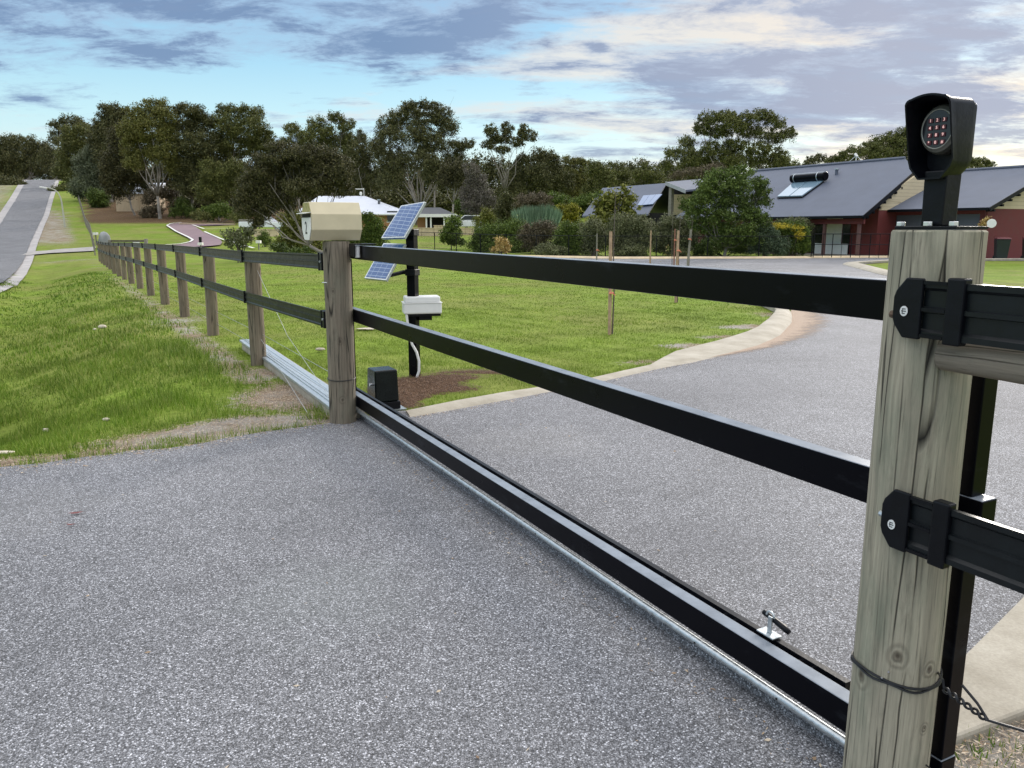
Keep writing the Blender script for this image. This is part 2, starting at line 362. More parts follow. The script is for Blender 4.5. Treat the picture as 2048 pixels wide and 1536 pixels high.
M['galv'] = simple('galvanised_steel', (.50, .54, .56), .42, .85, .2, 45, .2)
M['steel'] = simple('bright_steel', (.75, .76, .78), .3, .9, .1, 40)
M['white'] = simple('white_plastic', (.74, .74, .72), .45, 0, .05, 8)
M['offwhite'] = simple('off_white_paint', (.78, .77, .72), .55, 0, .06, 5)
M['cream'] = simple('cream_painted_steel', (.62, .54, .36), .42, 0, .06, 9)
M['moss_shade'] = simple('shaded_mossy_cream', (.30, .27, .10), .8, 0, .4, 60)  # olive tone carries both moss and the shade on the mailbox's upper end
M['slot'] = simple('dark_slot', (.012, .012, .012), .8)
M['print'] = simple('black_print', (.012, .012, .014), .6)
M['wire'] = simple('dark_wire', (.02, .02, .022), .5, .3, .3, 60)
M['thinwire'] = simple('fence_wire', (.42, .44, .44), .45, .7)
M['rust'] = simple('rusty_bolt', (.12, .08, .055), .7, .4, .3, 90)
M['pinktape'] = simple('pink_marking_tape', (.75, .25, .16), .7)
M['stake'] = simple('timber_stake', (.40, .27, .18), .85, 0, .25, 14, .3)
M['darkred'] = simple('dark_red_wall', (.145, .028, .026), .7, 0, .1, 3)
M['tin'] = simple('white_roof_sheet', (.60, .63, .70), .45, .1, .06, 2)
M['darkroof'] = simple('dark_roof_sheet', (.075, .08, .09), .5, .1, .08, 2)
M['fascia'] = simple('pale_fascia', (.36, .37, .40), .6)
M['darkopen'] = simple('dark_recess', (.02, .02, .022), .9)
M['garage'] = simple('grey_roller_door', (.10, .105, .12), .5, 0, .06, 3)
M['sandstone'] = simple('limestone_block', (.58, .46, .30), .85, 0, .18, 2.5, .3)
M['rockm'] = simple('pale_rock', (.52, .46, .37), .9, 0, .3, 12, .5)
M['purple'] = simple('mauve_paving', (.22, .15, .165), .85, 0, .14, 1.4)
M['crossover'] = simple('pale_gravel', (.33, .31, .29), .95, 0, .2, 2.0)
M['shoulder'] = simple('pale_shoulder', (.36, .34, .33), .95, 0, .25, 1.2)
M['carwhite'] = simple('white_car_paint', (.78, .79, .80), .25, 0, .04, 2, coat=.5)
M['glass'] = simple('dark_glass', (.012, .015, .018), .08, 0, .1, 2)
M['tyre'] = simple('rubber', (.02, .02, .02), .85)
M['binbody'] = simple('green_bin_plastic', (.012, .02, .017), .5)
M['binlid'] = simple('dark_red_lid', (.13, .03, .035), .5)
M['deadleaf'] = simple('red_dead_leaf', (.16, .035, .03), .6, 0, .3, 60)
M['lampgrey'] = simple('weathered_lamp_pole', (.46, .46, .38), .6, .2, .1, 4)
M['bark'] = simple('pale_gum_bark', (.235, .21, .18), .9, 0, .38, 1.6, .3)
M['barkdark'] = simple('dark_bark', (.11, .09, .075), .95, 0, .35, 3, .3)
M['fencegrey'] = simple('greyed_timber', (.22, .20, .17), .9, 0, .25, 6, .2)
M['redbrown_s'] = simple('reddish_stake', (.24, .11, .08), .85, 0, .25, 14)
M['paleglass'] = simple('collector_glass', (.22, .33, .42), .12, 0, .05, 3, coat=.8)
M['roofpv'] = simple('blue_panel_glass', (.07, .13, .27), .15, 0, .1, 3, coat=.8)
M['redbrownpaint'] = simple('brown_red_post', (.12, .06, .055), .7)
M['boulder'] = simple('grey_boulder', (.30, .31, .32), .9, 0, .2, 2, .3)
def lined(name, c, axis, step, depth=.6, rough=.6, darkline=.55, wdt=.12):
    """painted sheet or boards: object-space lines along one direction"""
    m, t = newmat(name)
    dt = t.add('ShaderNodeVectorMath', operation='DOT_PRODUCT'); t.set(dt, 0, t.co); dt.inputs[1].default_value = tuple(axis)
    fr = t.math('FRACT', t.math('MULTIPLY', dt.outputs['Value'], 1.0 / step))
    ln = t.math('LESS_THAN', fr, wdt)
    nn = t.noise(t.co, 1.2, 4, .6)
    cc = t.mix(ln, c, tuple(x * darkline for x in c)); cc = t.mix(1.0, cc, t.maprange(nn, .3, .7, .92, 1.08), 'MULTIPLY')
    t.set(t.b, 'Base Color', cc); t.b.inputs['Roughness'].default_value = rough
    bump(t, ln, depth, -.02)
    return m
M['roof'] = lined('blue_grey_roof_sheet', (.092, .108, .15), T, .19, .25, .6, .86, .2)
M['weather'] = lined('cream_weatherboard', (.60, .50, .33), (0, 0, 1), .18, .5, .6, .7, .1)
M['shedwall'] = lined('tan_corrugated_wall', (.56, .43, .28), (1, .2, 0), .2, .5, .6, .75, .3)
M['brick'] = lined('orange_brick', (.46, .22, .10), (0, 0, 1), .086, .3, .8, .75, .15)
# concrete
m, t = newmat('concrete'); M['concrete'] = m
n1 = t.noise(t.co, 3.0, 6, .65); n2 = t.noise(t.co, 90.0, 3, .7)
c = t.ramp(n1, [(.3, (.27, .24, .185)), (.55, (.38, .345, .28)), (.75, (.46, .43, .36))])
c = t.mix(1.0, c, t.maprange(n2, .3, .7, .88, 1.1), 'MULTIPLY'); t.set(t.b, 'Base Color', c); t.b.inputs['Roughness'].default_value = .9
bump(t, n2, .25, .004)
# sand film washed over the asphalt
m, t = newmat('washed_sand'); M['sand'] = m
a1 = t.add('ShaderNodeAttribute', attribute_name='cover').outputs['Fac']; n1 = t.noise(t.co, 5, 6, .7); n2 = t.noise(t.co, 120, 2, .7)
t.set(t.b, 'Base Color', t.ramp(n2, [(.3, (.25, .17, .12)), (.7, (.43, .34, .26))])); t.b.inputs['Roughness'].default_value = 1
t.set(t.b, 'Alpha', t.maprange(t.math('ADD', a1, t.math('MULTIPLY', t.math('SUBTRACT', t.math('ADD', t.math('MULTIPLY', n1, .6), t.math('MULTIPLY', n2, .4)), .5), 1.3)), .4, .75))
# weathered round timber; knots are set in object space
def timber(name, tone, green, knots=(), crack=1.0, along=None):
    m, t = newmat(name); co = t.co
    if along:
        def dp(v_):
            q_ = t.add('ShaderNodeVectorMath', operation='DOT_PRODUCT'); t.set(q_, 0, t.co); q_.inputs[1].default_value = tuple(v_); return q_.outputs['Value']
        co = t.add('ShaderNodeCombineXYZ', ins={0: dp(N), 1: dp(ZV), 2: dp(T)}).outputs[0]
    nd = t.noise(t.map(co, (3, 3, 1.2)), 1.0, 3, .5)
    wv = t.add('ShaderNodeVectorMath', operation='ADD'); t.set(wv, 0, co)
    cmb = t.add('ShaderNodeCombineXYZ', ins={0: t.math('MULTIPLY', t.math('SUBTRACT', nd, .5), .05), 1: t.math('MULTIPLY', t.math('SUBTRACT', nd, .5), .05), 2: 0.0})
    t.l.new(cmb.outputs[0], wv.inputs[1]); wc = wv.outputs[0]
    grain = t.noise(t.map(wc, (75, 75, 2.2)), 1.0, 5, .62)
    broad = t.noise(t.map(wc, (13, 13, .9)), 1.0, 4, .6)
    blot = t.noise(t.map(co, (9, 9, 3.2)), 1.0, 5, .65)
    c = t.ramp(grain, [(.25, tuple(x * .55 for x in tone)), (.5, tone), (.75, tuple(min(1, x * 1.35) for x in tone))])
    c = t.mix(t.maprange(broad, .42, .64, 0, .7), c, t.mix(grain, tuple(x * .36 for x in tone), tuple(x * 1.15 for x in tone)))
    c = t.mix(t.maprange(blot, .45, .65, 0, green), c, t.mix(grain, (.075, .10, .07), (.22, .26, .19)))
    fs = t.noise(t.map(wc, (150, 150, 3.0), (2, 5, 1)), 1.0, 4, .7); c = t.mix(t.maprange(fs, .56, .72, 0, .75), c, tuple(x * .22 for x in tone))
    c = t.mix(t.maprange(t.noise(t.map(co, (22, 22, 6), (8, 1, 3)), 1.0, 5, .7), .56, .74, 0, .6), c, tuple(x * .38 for x in tone))
    h = t.math('MULTIPLY', grain, .5)
    vo = t.add('ShaderNodeTexVoronoi', feature='DISTANCE_TO_EDGE', ins={'Vector': t.map(wc, (24, 24, .55)), 'Scale': 1.0})
    ck = t.maprange(vo.outputs['Distance'], .0, .036, 1.0, 0.0); keep = t.maprange(t.noise(t.map(co, (16, 16, 1.6), (4, 3, 1)), 1.0, 3), .44, .50)
    ck = t.math('MULTIPLY', t.math('MULTIPLY', ck, keep), crack)
    c = t.mix(ck, c, (.02, .018, .015)); h = t.math('SUBTRACT', h, t.math('MULTIPLY', ck, 1.5))
    for (kp, kr) in knots:
        ds = t.add('ShaderNodeVectorMath', operation='DISTANCE'); t.set(ds, 0, t.map(co, (1, 1, .8))); ds.inputs[1].default_value = (kp[0], kp[1], kp[2] * .8)
        dd = t.math('DIVIDE', ds.outputs['Value'], kr)
        rings = t.math('SINE', t.math('ADD', t.math('MULTIPLY', dd, 12.0), t.math('MULTIPLY', t.noise(t.map(co, (30, 30, 14)), 1.0, 3, .6), 9.0)))
        fall = t.maprange(dd, .35, 1.25, 1.0, 0.0)
        c = t.mix(t.math('MULTIPLY', fall, t.maprange(rings, -1, 1, 0, .6)), c, (.075, .06, .042)); h = t.math('ADD', h, t.math('MULTIPLY', t.math('MULTIPLY', rings, fall), .25))
        c = t.mix(t.maprange(dd, .10, .28, .8, 0), c, (.05, .035, .025))
    t.set(t.b, 'Base Color', c); t.b.inputs['Roughness'].default_value = .88; t.b.inputs['Specular IOR Level'].default_value = .2
    bump(t, h, .6, .006)
    return m
M['post_left'] = timber('weathered_post', (.215, .18, .135), .25, [((.02, -.095, .63), .028), ((-.015, -.095, 1.0), .022), ((.02, -.095, .19), .03)])
M['post_small'] = timber('weathered_fence_post', (.225, .18, .13), .15)
M['brace'] = timber('round_brace', (.21, .18, .14), .1, (), .6, True)
def pv(name, a, b, o):
    m, t = newmat(name)
    ua = nz(a) / np.linalg.norm(a); ub = nz(b) / np.linalg.norm(b)
    def dotp(v):
        dt = t.add('ShaderNodeVectorMath', operation='DOT_PRODUCT'); t.set(dt, 0, t.co); dt.inputs[1].default_value = tuple(v)
        return dt.outputs['Value']
    du = t.math('FRACT', t.math('ADD', t.math('MULTIPLY', dotp(ua), 4.0), 10.0)); dv = t.math('FRACT', t.math('ADD', t.math('MULTIPLY', dotp(ub), 9.0), 10.0))
    l1 = t.math('LESS_THAN', du, .05); l2 = t.math('LESS_THAN', dv, .13)
    n_ = t.noise(t.co, 40, 3)
    c = t.mix(n_, (.012, .06, .19), (.035, .12, .30)); c = t.mix(t.math('MAXIMUM', l1, l2), c, (.25, .34, .48))
    t.set(t.b, 'Base Color', c); t.b.inputs['Roughness'].default_value = .28; t.b.inputs['Coat Weight'].default_value = .25; t.b.inputs['Coat Roughness'].default_value = .2
    return m

# ------------------------------------------------------------------ ground sheet
def struct(o, kind='structure'): o['kind'] = kind; return o
def axis(segs):
    out_ = [segs[0][0]]
    for a, b, st in segs:
        n = max(1, int(round((b - a) / st))); out_ += list(np.linspace(a, b, n + 1)[1:])
    return np.array(out_)
xs = axis([(-900, -300, 60), (-300, -140, 8), (-140, -60, 2.5), (-60, -14, .8), (-14, -6.5, .3), (-6.5, 3.2, .11), (3.2, 14, .4), (14, 60, 2), (60, 300, 12), (300, 900, 60)])
ys = axis([(-40, -4, 4), (-4, 1.4, .5), (1.4, 2.6, .11), (2.6, 4.2, .3), (4.2, 13, .11), (13, 30, .35), (30, 80, 1), (80, 240, 2.5), (240, 400, 10), (400, 1200, 60)])
GX, GY = np.meshgrid(xs, ys)
GZ = terr(GX, GY) - .012
def gauss(X, Y, c, rx, ry, rot=0):
    dx, dy = X - c[0], Y - c[1]; ca, sa = math.cos(rot), math.sin(rot)
    return np.exp(-(((dx * ca + dy * sa) / rx) ** 2 + ((-dx * sa + dy * ca) / ry) ** 2))
DIRT = [((430, 852), .9, .26, .95), ((150, 900), .9, .14, .8), ((640, 800), .32, .30, 1.0), ((585, 790), .45, .6, 1.0), ((560, 840), .55, .22, 1.0), ((470, 845), .55, .26, 1.0), ((380, 862), .55, .26, 1.0), ((290, 880), .4, .16, .9),
        ((210, 895), .4, .18, .8), ((60, 915), .5, .16, .85), ((150, 905), .3, .1, .6), ((525, 745), .3, .4, .8), ((1370, 690), .35, .25, .8), ((1500, 652), .5, .3, .9), ((1440, 672), .4, .2, .7),
        ((1290, 722), .4, .2, .6), ((1550, 628), .4, .5, .7), ((1120, 757), .25, .1, .5), ((300, 965 - 40), .3, .08, .5), ((140, 520), 3.5, 2.0, .5), ((365, 632), .7, 1.2, .55)]
def cover(X, Y):
    d_ = np.zeros_like(X)
    for (px, py), rx, ry, k in DIRT:
        c = G(px, py) if py > 600 else onT(px, py); d_ = np.maximum(d_, k * gauss(X, Y, c, rx * 1.25, ry * 1.25, .25))
    v = (X - (1.86 - .551 * Y)) * .876; r_ = X / np.maximum(Y, 1)
    d_ = np.maximum(d_, .66 * np.exp(-((v + .12) / .26) ** 2) * ((Y > 7.5) & (Y < 50)))
    d_ = np.maximum(d_, .55 * sm((Y - 60) / 30) * sm((-v - 6) / 4))
    far = sm((Y - 55) / 20) * sm((-v + .5) / 1.5) * sm((150 - Y) / 40)
    d_ = np.maximum(d_, .66 * far)
    d_ = np.maximum(d_, 1.0 * gauss(X, Y, (1.8, 1.95), 1.4, .7))
    mu_ = np.maximum(gauss(X, Y, G(860, 775), .62, .42, .2), .95 * gauss(X, Y, G(1000, 752), .75, .16, .2))
    mu_ = np.maximum(mu_, gauss(X, Y, G(815, 800), .3, .35))
    mu_ = np.maximum(mu_, .54 * sm((Y - 99) / 5) * sm((r_ + .545) / .03) * sm((-.10 - r_) / .1))
    mu_ = mu_ - .75 * gauss(X, Y, G(900, 800), .35, .12, .2) - .6 * gauss(X, Y, G(990, 772), .5, .1, .2)
    return d_, np.clip(mu_ * 1.15, 0, 1)
ny, nx = GX.shape
V = np.stack([GX, GY, GZ], -1).reshape(-1, 3)
idx = np.arange(nx * ny).reshape(ny, nx)
Q = np.stack([idx[:-1, :-1], idx[:-1, 1:], idx[1:, 1:], idx[1:, :-1]], -1).reshape(-1, 4)
me = bpy.data.meshes.new('ground'); me.vertices.add(len(V)); me.loops.add(Q.size); me.polygons.add(len(Q))
me.vertices.foreach_set('co', V.astype(np.float32).ravel()); me.loops.foreach_set('vertex_index', Q.astype(np.int32).ravel())
me.polygons.foreach_set('loop_start', np.arange(0, Q.size, 4, dtype=np.int32)); me.polygons.foreach_set('loop_total', np.full(len(Q), 4, dtype=np.int32))
me.polygons.foreach_set('use_smooth', [True] * len(Q)); me.update(calc_edges=True)
d_, mu_ = cover(V[:, 0], V[:, 1])
for nm, arr in (('dirt', d_), ('mulch', mu_)):
    at_ = me.attributes.new(nm, 'FLOAT', 'POINT'); at_.data.foreach_set('value', arr.astype(np.float32))
me.materials.append(M['ground']); ground = bpy.data.objects.new('ground', me); col.objects.link(ground); struct(ground)

def sheet(name, pts, z, mat, thick=0.0, sub=None):
    P = [Vector((p[0], p[1], z)) for p in pts]; tri = tessellate_polygon([P]); mb = MB()
    mb.addvf([p[:] for p in P], [tuple(q) for q in tri]); o = part(name, mb, mat); 
    for pl in o.data.polygons:
        if pl.normal.z < 0: pl.flip()
    return struct(o)
def g2(x, y): p = G(x, y); return (p[0], p[1])
# ragged asphalt edge towards the verge
edge = [(-1.28, 6.02)] + [g2(x, y) for x, y in [(640, 850), (580, 858), (500, 868), (420, 884), (340, 897), (260, 903), (180, 914), (90, 926), (0, 936)]] + [(-4.4, 4.15), (-6.5, 3.3), (-10, 2.4)]
e2 = []
for a, b in zip(edge[:-1], edge[1:]):
    n = max(1, int(math.dist(a, b) / .06))
    for i in range(n): 
        k = i / n; e2.append((a[0] + (b[0] - a[0]) * k + random.uniform(-.012, .012), a[1] + (b[1] - a[1]) * k + random.uniform(-.016, .016)))
ASP = e2 + [(-10, -8), (4.5, -8), (3.4, -1), (2.0, .8), (1.05, 1.75), (1.22, 2.12), (1.41, 2.37), (1.99, 2.91), (4, 4.7), (7.2, 8), (10, 12), (11.3, 17.8), (11.75, 25.5), (13.5, 32.5),
            (17.8, 36.6), (26, 36.8), (31, 40.5), (17.5, 40.3), (11.5, 39.2), (5, 38.9), (0, 41.5), (-6, 46), (-8.5, 48.5), (-9.5, 46), (-3, 41), (2, 35.5), (5.5, 30), (6.7, 24), (6.0, 18), (4.95, 14.1),
            (4.2, 12.3), (3.1, 10.15), (1.84, 8.95), (1.48, 8.45), (.2, 7.25), (-.72, 6.4), (-.95, 6.32)]
driveway = sheet('driveway', ASP, .004, M['asphalt'])
def inpoly(X, Y, poly):
    X = np.asarray(X); Y = np.asarray(Y); c = np.zeros(X.shape, bool); n = len(poly); j = n - 1
    for i in range(n):
        xi, yi = poly[i]; xj, yj = poly[j]
        if yi != yj: c ^= ((yi > Y) != (yj > Y)) & (X < (xj - xi) * (Y - yi) / (yj - yi) + xi)
        j = i
    return c
# driveway kerbs (mountable concrete edge, flush by the gate and rising towards the bend)
def ribbon(name, L, R, z0, z1, mat, side=.08):
    """kerb with rounded top between two polylines resampled to the same length"""
    def rs(P, n):
        P = np.array(P, float); d = np.r_[0, np.cumsum(np.linalg.norm(np.diff(P, axis=0), axis=1))]
        q = np.linspace(0, d[-1], n); return np.stack([np.interp(q, d, P[:, 0]), np.interp(q, d, P[:, 1])], -1)
    n = 60; L = rs(L, n); R = rs(R, n); hh = np.interp(np.linspace(0, 1, n), [0, 1], [z0, z1]) if not callable(z0) else z0(np.linspace(0, 1, n))
    prof = [(0, -.02), (0, .8), (.12, 1.0), (.55, 1.0), (.85, .62), (1.0, .12), (1.0, -.5)]
    V = []; k = len(prof)
    for i in range(n):
        for (a, zz) in prof:
            p = L[i] * (1 - a) + R[i] * a; V.append((p[0], p[1], hh[i] * zz if zz > 0 else zz * side))
    mb = MB(); mb.addvf(V, [(i * k + j, i * k + j + 1, (i + 1) * k + j + 1, (i + 1) * k + j) for i in range(n - 1) for j in range(k - 1)] + [tuple(range(k)), tuple((n - 1) * k + j for j in range(k))])
    return struct(part(name, mb, mat, auto=True))
kz = .03
KL = [(811, 818), (905, 799), (993, 783), (1066, 774), (1183, 753), (1253, 737), (1300, 727), (1341, 704), (1361, 696), (1449, 677), (1511, 660), (1537, 642), (1554, 623)]
KR = [(820, 828), (934, 809), (1090, 780), (1198, 759), (1326, 731), (1388, 720), (1449, 706), (1511, 692), (1560, 668), (1584, 642), (1584, 623)]
KLw = [tuple(G(x, y, kz)[:2]) for x, y in KL] + [(5.0, 18), (5.6, 24), (4.6, 29.5), (1.3, 35)]
KRw = [tuple(G(x, y, kz)[:2]) for x, y in KR] + [(5.4, 18), (6.1, 24), (5.1, 30), (1.7, 35.5)]
ribbon('driveway_kerb', KLw, KRw, lambda q: np.interp(q, [0, .16, .24, 1], [.022, .022, .085, .085]), 0, M['concrete'])
ribbon('island_kerb', [(24, 37), (17.6, 36.3), (14.0, 33.1), (12.1, 25.5), (11.6, 17.8), (10.2, 11.8), (7.5, 7.8)], [(24, 37.4), (17.3, 36.8), (13.45, 33.3), (11.6, 25.5), (11.15, 17.8), (9.8, 12.1), (7.1, 8.0)], .1, .1, M['concrete'])
ribbon('driveway_far_kerb', [(26, 41.3), (17.5, 40.75), (11.5, 39.6), (5, 39.3), (0, 41.9), (-8.2, 48.8)], [(26, 40.9), (17.5, 40.35), (11.5, 39.25), (5, 38.95), (0, 41.55), (-8.4, 48.4)], .1, .1, M['sandstone'])
mb = MB(); mb.prism([(x, y, -.03) for x, y in [(1.21, 2.04), (1.215, 2.16), (1.41, 2.40), (1.99, 2.94), (3.2, 4.05), (3.6, 3.8), (2.35, 2.62), (1.60, 2.22), (1.30, 2.08)]], (0, 0, .055))
struct(part('concrete_edge_strip', mb, M['concrete'], bevel=.012))
# washed sand beside the kerb
def filmstrip(name, mid, wid, z):
    P = np.array([G(x, y)[:2] for x, y in mid]); d = np.r_[0, np.cumsum(np.linalg.norm(np.diff(P, axis=0), axis=1))]; n = 70; q = np.linspace(0, d[-1], n)
    P = np.stack([np.interp(q, d, P[:, 0]), np.interp(q, d, P[:, 1])], -1); wd = np.interp(q, d, wid); tg = np.gradient(P, axis=0); tg /= np.linalg.norm(tg, axis=1)[:, None]; nn = np.stack([tg[:, 1], -tg[:, 0]], -1)
    us = np.linspace(0, 1, 9); V = []; A = []
    for i in range(n):
        for u in us:
            p = P[i] + nn[i] * wd[i] * u; V.append((p[0], p[1], z)); A.append((1 - u) * min(1, i / 8, (n - 1 - i) / 8) * 1.0)
    mb = MB(); mb.addvf(V, [(i * 9 + j, i * 9 + j + 1, (i + 1) * 9 + j + 1, (i + 1) * 9 + j) for i in range(n - 1) for j in range(8)])
    o = part(name, mb, M['sand']); a_ = o.data.attributes.new('cover', 'FLOAT', 'POINT'); a_.data.foreach_set('value', np.array(A, np.float32)); return struct(o)
filmstrip('washed_sand', [(1330, 729), (1388, 719), (1449, 705), (1511, 691), (1560, 667), (1582, 642), (1582, 600)], [.1, .25, .35, .5, .8, 1.0, .9], .008)

# street: follows the land, beyond a pale shoulder
def draped(name, Lp, Rp, z, mat, n=90, cross=4, sol=0.0):
    def rs(P):
        P = np.array(P, float); d = np.r_[0, np.cumsum(np.linalg.norm(np.diff(P, axis=0), axis=1))]; q = np.linspace(0, d[-1], n)
        return np.stack([np.interp(q, d, P[:, 0]), np.interp(q, d, P[:, 1])], -1)
    L, R = rs(Lp), rs(Rp); V = []
    for i in range(n):
        for j in range(cross + 1):
            p = L[i] + (R[i] - L[i]) * j / cross; V.append((p[0], p[1], float(terr(p[0], p[1])) + z))
    c = cross + 1; mb = MB(); mb.addvf(V, [(i * c + j, i * c + j + 1, (i + 1) * c + j + 1, (i + 1) * c + j) for i in range(n - 1) for j in range(cross)])
    o = part(name, mb, mat, smooth=True)
    for pl in o.data.polygons:
        if pl.normal.z < 0: pl.flip()
    return struct(o)
RD = [12, 30, 66, 100, 116, 145, 200, 216]
def rpx(pts):
    yy = {66: 490, 100: 450, 116: 432, 145: 400, 200: 367, 216: 362, 218: 362}
    return [(float(at(x, yy.get(D, 358), D)[0]), D) for x, D in pts]
R_edge = [(-9.0, 10), (float(at(0, 548, 30)[0]), 30)] + rpx([(59, 66), (78, 100), (88, 116), (98, 145), (111, 200), (118, 218)])
L_edge = [(-15.5, 10), (float(at(0, 548, 30)[0]) - 6, 30), (float(at(59, 490, 66)[0]) - 5.3, 66)] + rpx([(0, 100), (12, 116), (33, 145), (53, 200), (58, 218)])
draped('road_shoulder', [(x - .6 - .004 * y, y) for x, y in L_edge], [(x + .45 + .0025 * y, y) for x, y in R_edge], .03, M['shoulder'])
draped('street', L_edge, R_edge, .06, M['road'])
draped('cross_street', rpx([(40, 218), (190, 222)]), rpx([(20, 232), (215, 236)]), .08, M['shoulder'], n=12)
a = onT(40, 514, 30); b = onT(192, 503, 30); c_ = onT(192, 495, 30); d0 = onT(60, 505, 30)
draped('neighbour_crossover', [a[:2], (b[0], b[1] - .2)], [d0[:2], (c_[0], c_[1])], .07, M['crossover'], n=24)
# neighbour's mauve paved drive with pale edging
def tpx(pts): return [tuple(onT(x, y, 30)[:2]) for x, y in pts]
PLf = tpx([(320, 494), (368, 490), (384, 485), (376, 478), (352, 466), (332, 453), (340, 449), (362, 447)])
PRt = tpx([(330, 499), (440, 493), (445, 487), (441, 482), (432, 476), (407, 466), (388, 453), (470, 451)])
draped('paved_drive', PLf, PRt, .10, M['purple'], n=40)
def edging(name, pts, wpx=4.0, hh=.15):
    P = tpx(pts); Pn = []
    for i in range(len(P)):
        a = np.array(P[max(i - 1, 0)]); b = np.array(P[min(i + 1, len(P) - 1)]); t_ = (b - a) / np.linalg.norm(b - a); n_ = np.array([t_[1], -t_[0]]); Pn.append(np.array(P[i]) + n_ * .2)
    return draped(name, P, Pn, hh, M['offwhite'], n=40, cross=1)
edging('paved_drive_edging', [(250, 497), (300, 495), (360, 491), (378, 487), (384, 483), (374, 477), (350, 465), (332, 453), (340, 449), (362, 447)])
edging('paved_drive_edging', [(505, 500), (470, 490), (440, 481), (407, 466)])
edging('paved_drive_edging', [(387, 452), (410, 460), (460, 459)])

# ------------------------------------------------------------------ grass, straw, chips (nobody could count them)
def vnoise(X, Y, f, s=0):
    return (np.sin(X * f + 1.3 * np.sin(Y * f * .7 + s)) * np.cos(Y * f * 1.1 + 1.7 * np.sin(X * f * .6 + s * 2)) + .5 * np.sin(X * f * 2.3 + Y * f * 1.9 + s))
def blades(P, h, wd, lean=.5):
    n = len(P); a = rng.uniform(0, 2 * np.pi, n); dx = np.stack([np.cos(a), np.sin(a), np.zeros(n)], -1)
    b = rng.uniform(0, 2 * np.pi, n); ln = rng.uniform(0, lean, n)[:, None] * h[:, None]
    tip = P + np.stack([np.cos(b), np.sin(b), np.zeros(n)], -1) * ln + np.array([0, 0, 1]) * h[:, None]
    return np.stack([P - dx * wd[:, None], P + dx * wd[:, None], tip], 1)
def scatter(x0, x1, y0, y1, n, keep):
    X = rng.uniform(x0, x1, n); Y = rng.uniform(y0, y1, n); k = keep(X, Y); X, Y = X[k], Y[k]
    return X, Y
def grass_keep(X, Y, extra=0.0, bound=True):
    d_, m_ = cover(X, Y); r = rng.uniform(0, 1, len(X))
    k = (d_ * 1.25 + extra < .35 + r * .65) & (m_ < .25 + .4 * r) & ~inpoly(X, Y, ASP)
    px = 1024 + FPX * X / (Y * .98 + .28); return k & (px > -420) & (px < 2130)
kerbpoly = KLw + KRw[::-1]
allv = []
def patch(x0, x1, y0, y1, dens, hmin, hmax, wd, cond, lean=.6, cl=2.2):
    n = int((x1 - x0) * (y1 - y0) * dens); X, Y = scatter(x0, x1, y0, y1, n, lambda X, Y: cond(X, Y) & (np.clip(.55 + .35 * vnoise(X, Y, cl * 2.1, 3), .12, 1) > rng.uniform(0, 1, len(X))))
    k = grass_keep(X, Y) & ~inpoly(X, Y, kerbpoly); X, Y = X[k], Y[k]
    hh = (hmin + (hmax - hmin) * np.clip(.5 + .45 * vnoise(X, Y, cl, 1), 0, 1)) * rng.uniform(.55, 1.2, len(X))
    return blades(np.stack([X, Y, terr(X, Y) - .014], -1), hh, wd * rng.uniform(.6, 1.2, len(X)), lean)
fl = lambda X, Y: (X - (1.86 - .551 * Y)) * .876
left = lambda X, Y: fl(X, Y) < -.02
vg = [patch(-4.6, -1.1, 4.5, 7.5, 6500, .03, .09, .0028, left), patch(-7.2, -1.5, 7.5, 11, 3600, .03, .10, .004, left), patch(-13, -3, 11, 18, 900, .035, .09, .008, left), patch(-24, -7, 18, 34, 170, .04, .09, .018, left)]
# rank tufts along the asphalt edge
tv = []
ep = np.array(e2)
for i in range(190):
    c = ep[rng.integers(0, int(len(ep) * .62))] + rng.normal(0, .03, 2) + np.array([.0, .04]); n = rng.integers(10, 46)
    if vnoise(c[0], c[1], 3.1, 5) < -.15: continue
    X = c[0] + rng.normal(0, .035, n); Y = c[1] + rng.normal(0, .03, n)
    tv.append(blades(np.stack([X, Y, np.full(n, -.012)], -1), rng.uniform(.02, .075, n), rng.uniform(.001, .003, n), .9))
for (px, py, n, hgt) in [(640, 835, 260, .09), (655, 820, 260, .11), (120, 900, 120, .09), (345, 880, 200, .06), (1890, 1510, 60, .05), (1960, 1500, 90, .05)]:
    c = G(px, py); X = c[0] + rng.normal(0, .09, n); Y = c[1] + rng.normal(0, .05, n); tv.append(blades(np.stack([X, Y, np.full(n, -.01)], -1), rng.uniform(.4, 1, n) * hgt, rng.uniform(.0012, .003, n), .8))
struct(fastmesh('verge_grass', np.concatenate(vg + tv), 3, M['blade']), 'stuff')
right_ = lambda X, Y: fl(X, Y) > .02
lw = [patch(-4.0, 4.2, 6.4, 10, 5200, .018, .036, .0026, right_), patch(-7, 6, 10, 15, 2000, .018, .034, .0045, right_), patch(-11, 8, 15, 23, 600, .018, .032, .008, right_), patch(-20, 8, 23, 38, 130, .018, .032, .015, right_)]
for i in range(60):                                # tufts at the foot of the kerb and of the track slab
    q = rng.uniform(0, 1); c = np.array(KLw[0]) * (1 - q) + np.array(KLw[6]) * q + np.array([-.05, .06]); n = 14
    lw.append(blades(np.stack([c[0] + rng.normal(0, .05, n), c[1] + rng.normal(0, .03, n), np.full(n, -.01)], -1), rng.uniform(.02, .05, n), rng.uniform(.0015, .003, n), .8))
struct(fastmesh('lawn_grass', np.concatenate(lw), 3, M['blade_lawn']), 'stuff')
